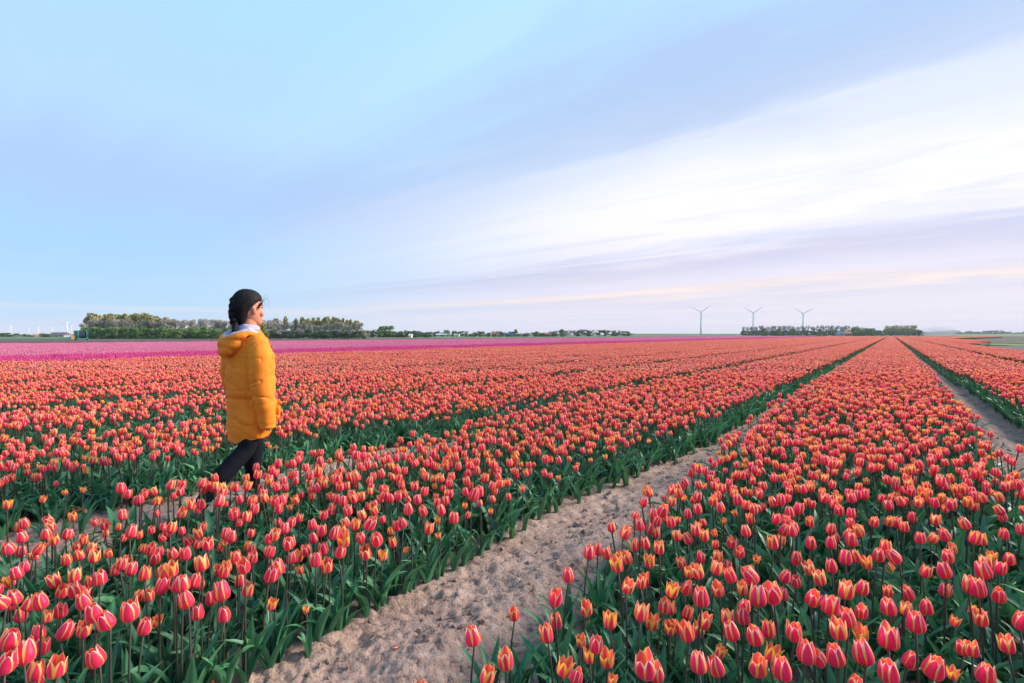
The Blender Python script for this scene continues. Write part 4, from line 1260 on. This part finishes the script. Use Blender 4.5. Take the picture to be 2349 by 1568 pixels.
turbine(1728, 1330, 718, 27, (33, 155, 273), 'middle wind turbine, its tower rising behind the left end of the tree belt')
turbine(1842, 1360, 719.5, 27, (27, 150, 270), 'rightmost wind turbine behind the middle of the tree belt')
LT = [(25, 747, 'far turbine nearest the left frame edge'), (21.5, 756.5, 'smallest faint turbine just left of the leftmost one'), (66, 754.5, 'faint far turbine, short, second from left edge'),
      (88, 751, 'faint far turbine above the white sheds'), (103, 755, 'tiny faint turbine above the green round tree'), (121, 751.5, 'faint far turbine above the brown-roofed shed'),
      (153.5, 741, 'tallest turbine at the left, just left of the wood'), (164, 748, 'pale turbine close right of the tall left one'), (179, 755, 'tiny turbine behind the end of the wood')]
for i, (xu, hu, lab) in enumerate(LT):
    Y = 60 * F / (YH - hu) * .75 if hu < 745 else 60 * F / (YH - hu) * .6
    a0 = (150, 95, 80, 100, 60, 140, 90, 85, 100)[i]
    turbine(xu, Y, hu, (YH - hu) * .42, (a0, a0 + 120, a0 + 240), lab, rt.uniform(-.5, .5), 'far wind turbines at the left')

# ------------------------------------------------------------------ farm buildings
def gable(name, xu0, xu1, Y, eave, ridge, wall_m, roof_m, label, group=None, ridge_along=True, windows=0):
    x0, x1 = uX(xu0, Y), uX(xu1, Y); w = x1 - x0; dpt = max(5, w * .6); ze, zr = uZ(eave, Y), uZ(ridge, Y)
    root = empty(name, ((x0 + x1) / 2, Y, 0)); tag(root, label, 'building', group)
    b = MB(); hw = w / 2
    b.box(-hw, hw, 0, dpt, -.2, ze); m = b.mesh('wall', wall_m); wl = link('wall', m, root)
    b = MB(); o = .25
    if ridge_along:
        v = [(-hw - o, -o, ze), (hw + o, -o, ze), (hw + o, dpt + o, ze), (-hw - o, dpt + o, ze), (-hw - o, dpt / 2, zr), (hw + o, dpt / 2, zr)]
        f = [(0, 1, 5, 4), (2, 3, 4, 5), (0, 4, 3), (1, 2, 5), (0, 3, 2, 1)]
    else:
        v = [(-hw - o, -o, ze), (hw + o, -o, ze), (hw + o, dpt + o, ze), (-hw - o, dpt + o, ze), (0, -o, zr), (0, dpt + o, zr)]
        f = [(0, 4, 5, 3), (1, 2, 5, 4), (0, 1, 4), (2, 3, 5), (0, 3, 2, 1)]
    b.add(v, f); link('roof', b.mesh('roof', roof_m), root)
    for q in range(windows):
        b = MB(); cx = -hw + w * (q + .5) / windows; b.box(cx - w * .06, cx + w * .06, -.06, .02, ze * .40, ze * .75)
        link('window', b.mesh('window', M_glass), wl)
    b = MB(); b.box(-w * .05, w * .05, -.08, .02, 0, ze * .7); link('door', b.mesh('door', M_dkbrown), wl)
M_glass = mat('window_glass', (.04, .05, .07), .1); M_dkbrown = mat('dark_door', (.06, .05, .05), .7)
W1 = mat('white_render', (.62, .62, .64), .8); W2 = mat('brick_wall', (.24, .13, .10), .9); W3 = mat('grey_wall', (.35, .37, .42), .8)
R1 = mat('orange_roof_tiles', (.42, .15, .08), .8); R2 = mat('slate_roof', (.07, .09, .14), .7); R3 = mat('brown_roof', (.16, .12, .13), .85)
gable('barn', 14, 30, 300, 773.0, 769.5, W3, R2, 'low blue-roofed barn at the far left edge')
gable('shed', 112, 146, 310, 769.5, 762.8, W3, R3, 'brown-roofed shed behind the rounded green tree at far left', ridge_along=True, windows=3)
gable('white_shed', 86, 101, 330, 770.5, 767.5, W1, W1, 'pale white shed between the bushes at far left')
gable('farmhouse', 70, 78, 320, 770.5, 767.5, W2, R1, 'tiny farmhouse with reddish roof at far left', windows=2)
gable('greenhouse', 1000, 1030, 322, 768.0, 766.0, W1, W1, 'long low white greenhouse on the middle horizon', windows=4)
gable('white_shed', 1041, 1053, 321, 768.6, 766.8, W1, W1, 'small white shed right of the long greenhouse')
gable('white_shed', 937, 943, 228, 769.8, 767.0, W1, W1, 'tiny white hut at the hedge right of the wood')
gable('farmhouse', 1128, 1139, 318, 767.2, 762.8, W2, R1, 'farmhouse with orange roof left of the blue trailer', windows=2)
gable('farmhouse', 1250, 1261, 322, 767.2, 763.5, W2, R1, 'farmhouse with orange roof before the far clump', windows=2)
gable('farmhouse', 1205, 1212, 320, 767.2, 763.8, W2, R3, 'small dark farmhouse between the two orange-roofed ones', windows=1)
gable('white_shed', 1379, 1385, 385, 768.0, 764.5, W1, W1, 'little white house in front of the far clump of trees')
gable('farmhouse', 1925, 1938, 480, 766.0, 760.5, W3, W3, 'pale grey gabled house in front of the tree belt', ridge_along=False, windows=2)
gable('barn', 1938.5, 1955, 482, 765.5, 761.0, W2, R1, 'red-roofed barn joined to the pale grey house', windows=2)

# ------------------------------------------------------------------ farm machines
def wheel(parent, x, y, r, w, name='wheel'):
    b = MB(); b.rings([[(x + xx, y + rr * math.cos(a), r + rr * math.sin(a)) for a in np.linspace(0, 2 * math.pi, 19)[:-1]] for xx, rr in ((-w / 2, r * .86), (-w / 2 + .03, r), (w / 2 - .03, r), (w / 2, r * .86))])
    o = link(name, b.mesh(name, M_rubber), parent)
    b = MB(); b.rings([[(x + xx, y + rr * math.cos(a), r + rr * math.sin(a)) for a in np.linspace(0, 2 * math.pi, 15)[:-1]] for xx, rr in ((-w / 2 - .02, r * .5), (w / 2 + .02, r * .5))])
    link('rim', b.mesh('rim', M_greymetal), o)
M_rubber = mat('rubber', (.025, .025, .028), .8); M_greymetal = mat('grey_metal', (.30, .31, .33), .5, metal=.3)
M_teal = mat('teal_paint', (.02, .30, .31), .45); M_yel = mat('yellow_paint', (.72, .42, .08), .5); M_hose = mat('black_hose', (.02, .022, .035), .7)
M_blue = mat('blue_paint', (.03, .14, .36), .5)
Y0 = 118.0
root = empty('hose_reel', (uX(188, Y0), Y0, 0), R(48)); root.scale = (1, 1, 1); tag(root, 'teal irrigation hose reel on wheels at the left end of the wood', 'farm machine')
b = MB(); cz = 1.28
for x in (-.72, .72):
    b.rings([[(x + xx, 1.12 * math.cos(a), cz + 1.12 * math.sin(a)) for a in np.linspace(0, 2 * math.pi, 33)[:-1]] for xx in (-.04, .04)])
link('drum_flange', b.mesh('drum_flange', M_teal), root)
b = MB(); pr_ = []
for i in range(23): pr_.append([(-.66 + i * .06, (.86 + .04 * (i % 2)) * math.cos(a), cz + (.86 + .04 * (i % 2)) * math.sin(a)) for a in np.linspace(0, 2 * math.pi, 25)[:-1]])
b.rings(pr_); link('hose_coil', b.mesh('hose_coil', M_hose, True), root)
b = MB(); b.box(-1.0, 1.0, -1.3, -1.15, .35, .5); b.box(-1.0, 1.0, 1.15, 1.3, .35, .5)
for x in (-.95, .85): b.box(x, x + .1, -1.149, 1.149, .35, .5)
for x in (-.9, .82): b.tube([(x, -.8, .5), (x, 0, cz), (x, .8, .5)], .05, 6)
b.tube([(0, -1.3, .42), (0, -2.6, .45)], .06, 8); link('frame', b.mesh('frame', M_teal), root)
b = MB(); b.box(-1.95, -1.15, -.5, .1, .3, 1.15); link('engine_box', b.mesh('engine_box', M_yel), root)
b = MB(); b.box(-2.2, -1.96, -.5, .1, .28, .9); b.box(-1.8, -1.3, -.4, 0, 1.152, 1.3); link('tank', b.mesh('tank', M_blue), root)
for x in (-1.05, 1.05): wheel(root, x, 0.75, .42, .25)
# spraying cart far down the rows with its plume
Y1 = 430.0
root = empty('sprinkler_cart', (uX(2111, Y1), Y1, 0)); tag(root, 'dark sprinkler cart throwing water mist at the ends of the rows', 'farm machine')
b = MB()
b.tube([(-1.5, 0, 0), (-.3, 0, 4.4)], .16, 6); b.tube([(2.6, 0, 0), (.3, 0, 4.4)], .16, 6); b.tube([(0, -1.6, 0), (0, -.1, 4.4)], .16, 6); b.tube([(0, 1.6, 0), (0, .1, 4.4)], .16, 6); b.tube([(-1.0, 0, 1.5), (1.6, 0, 1.5)], .12, 6)
link('frame', b.mesh('frame', M_rubber), root)
b = MB(); b.box(-1.7, .9, -.8, .8, 2.6, 4.9); link('pump_box', b.mesh('pump_box', M_dkbrown), root)
b = MB(); b.tube([(.4, 0, 4.9), (2.2, 0, 6.1)], [.14, .09], 8); link('nozzle', b.mesh('nozzle', M_greymetal), root)
for x in (-1.3, 2.3): wheel(root, x, 0, .6, .35)
def volume_mat(name, col, dens, aniso=0.0):
    m = bpy.data.materials.new(name); m.use_nodes = True; k = NT(m.node_tree)
    v = k.n('ShaderNodeVolumePrincipled'); v.inputs['Color'].default_value = col; v.inputs['Density'].default_value = dens; v.inputs['Anisotropy'].default_value = aniso
    out = k.n('ShaderNodeOutputMaterial'); k.put(out.inputs['Volume'], v.outputs[0]); return m
b = MB(); b.ball((0, 0, 0), (14, 9, 4.2), 24, 12); b.ball((-6, 0, -.8), (9, 6, 3.4), 24, 12)
o = fused('water_mist', b, volume_mat('water_mist', (.95, .96, 1, 1), .055), .6, 3, None, None)
o.location = (uX(2158, Y1), Y1, 4.3); tag(o, 'plume of pale water mist drifting right of the sprinkler cart', 'mist', kind='stuff')
# blue trailer, fleece on the row end
Y2 = 300.0
root = empty('trailer', (uX(1169, Y2), Y2, 0), R(20)); tag(root, 'blue farm trailer between the two orange-roofed farmhouses', 'trailer')
b = MB(); b.box(-2.6, 2.6, -1.1, 1.1, .9, 1.0); b.box(-2.6, 2.6, -1.1, -1.04, 1.002, 2.0); b.box(-2.6, 2.6, 1.04, 1.1, 1.002, 2.0); b.box(-2.6, -2.54, -1.038, 1.038, 1.002, 2.0); b.box(2.54, 2.6, -1.038, 1.038, 1.002, 2.0)
b.tube([(2.6, 0, .9), (4.2, 0, .6)], .07, 6); link('bed', b.mesh('bed', M_blue), root)
for x, y in ((-1.2, -1.0), (-1.2, 1.0), (1.2, -1.0), (1.2, 1.0)): wheel(root, x, y, .45, .3)
Y3 = 58.0
b = MB(); vs = []; n = 9
for i in range(n):
    for j in range(n):
        x, y = (i / (n - 1) - .5), (j / (n - 1) - .5)
        vs.append((x * 1.1, y * .7, .14 * math.exp(-(x * x + y * y) * 6) + .05 * mnoise.noise(Vector((x * 6, y * 6, 1))) + .02))
b.add(vs, [(i * n + j, (i + 1) * n + j, (i + 1) * n + j + 1, i * n + j + 1) for i in range(n - 1) for j in range(n - 1)])
o = link('plastic_sheet', b.mesh('plastic_sheet', mat('white_plastic', (.72, .72, .74), .4), True), loc=(uX(2256, Y3), Y3, .12)); md = o.modifiers.new('thickness', 'SOLIDIFY'); md.thickness = .01
tag(o, 'crumpled white plastic sheet at the end of the second bed on the right', 'plastic sheet')

# ------------------------------------------------------------------ air
b = MB(); b.box(-6200, 6200, -1400, 8200, -2.5, 110)
o = link('haze', b.mesh('haze', volume_mat('haze_air', (.93, .94, 1, 1), HAZE))); tag(o, kind='stuff', label='thin evening haze over the whole plain'); o.visible_shadow = True
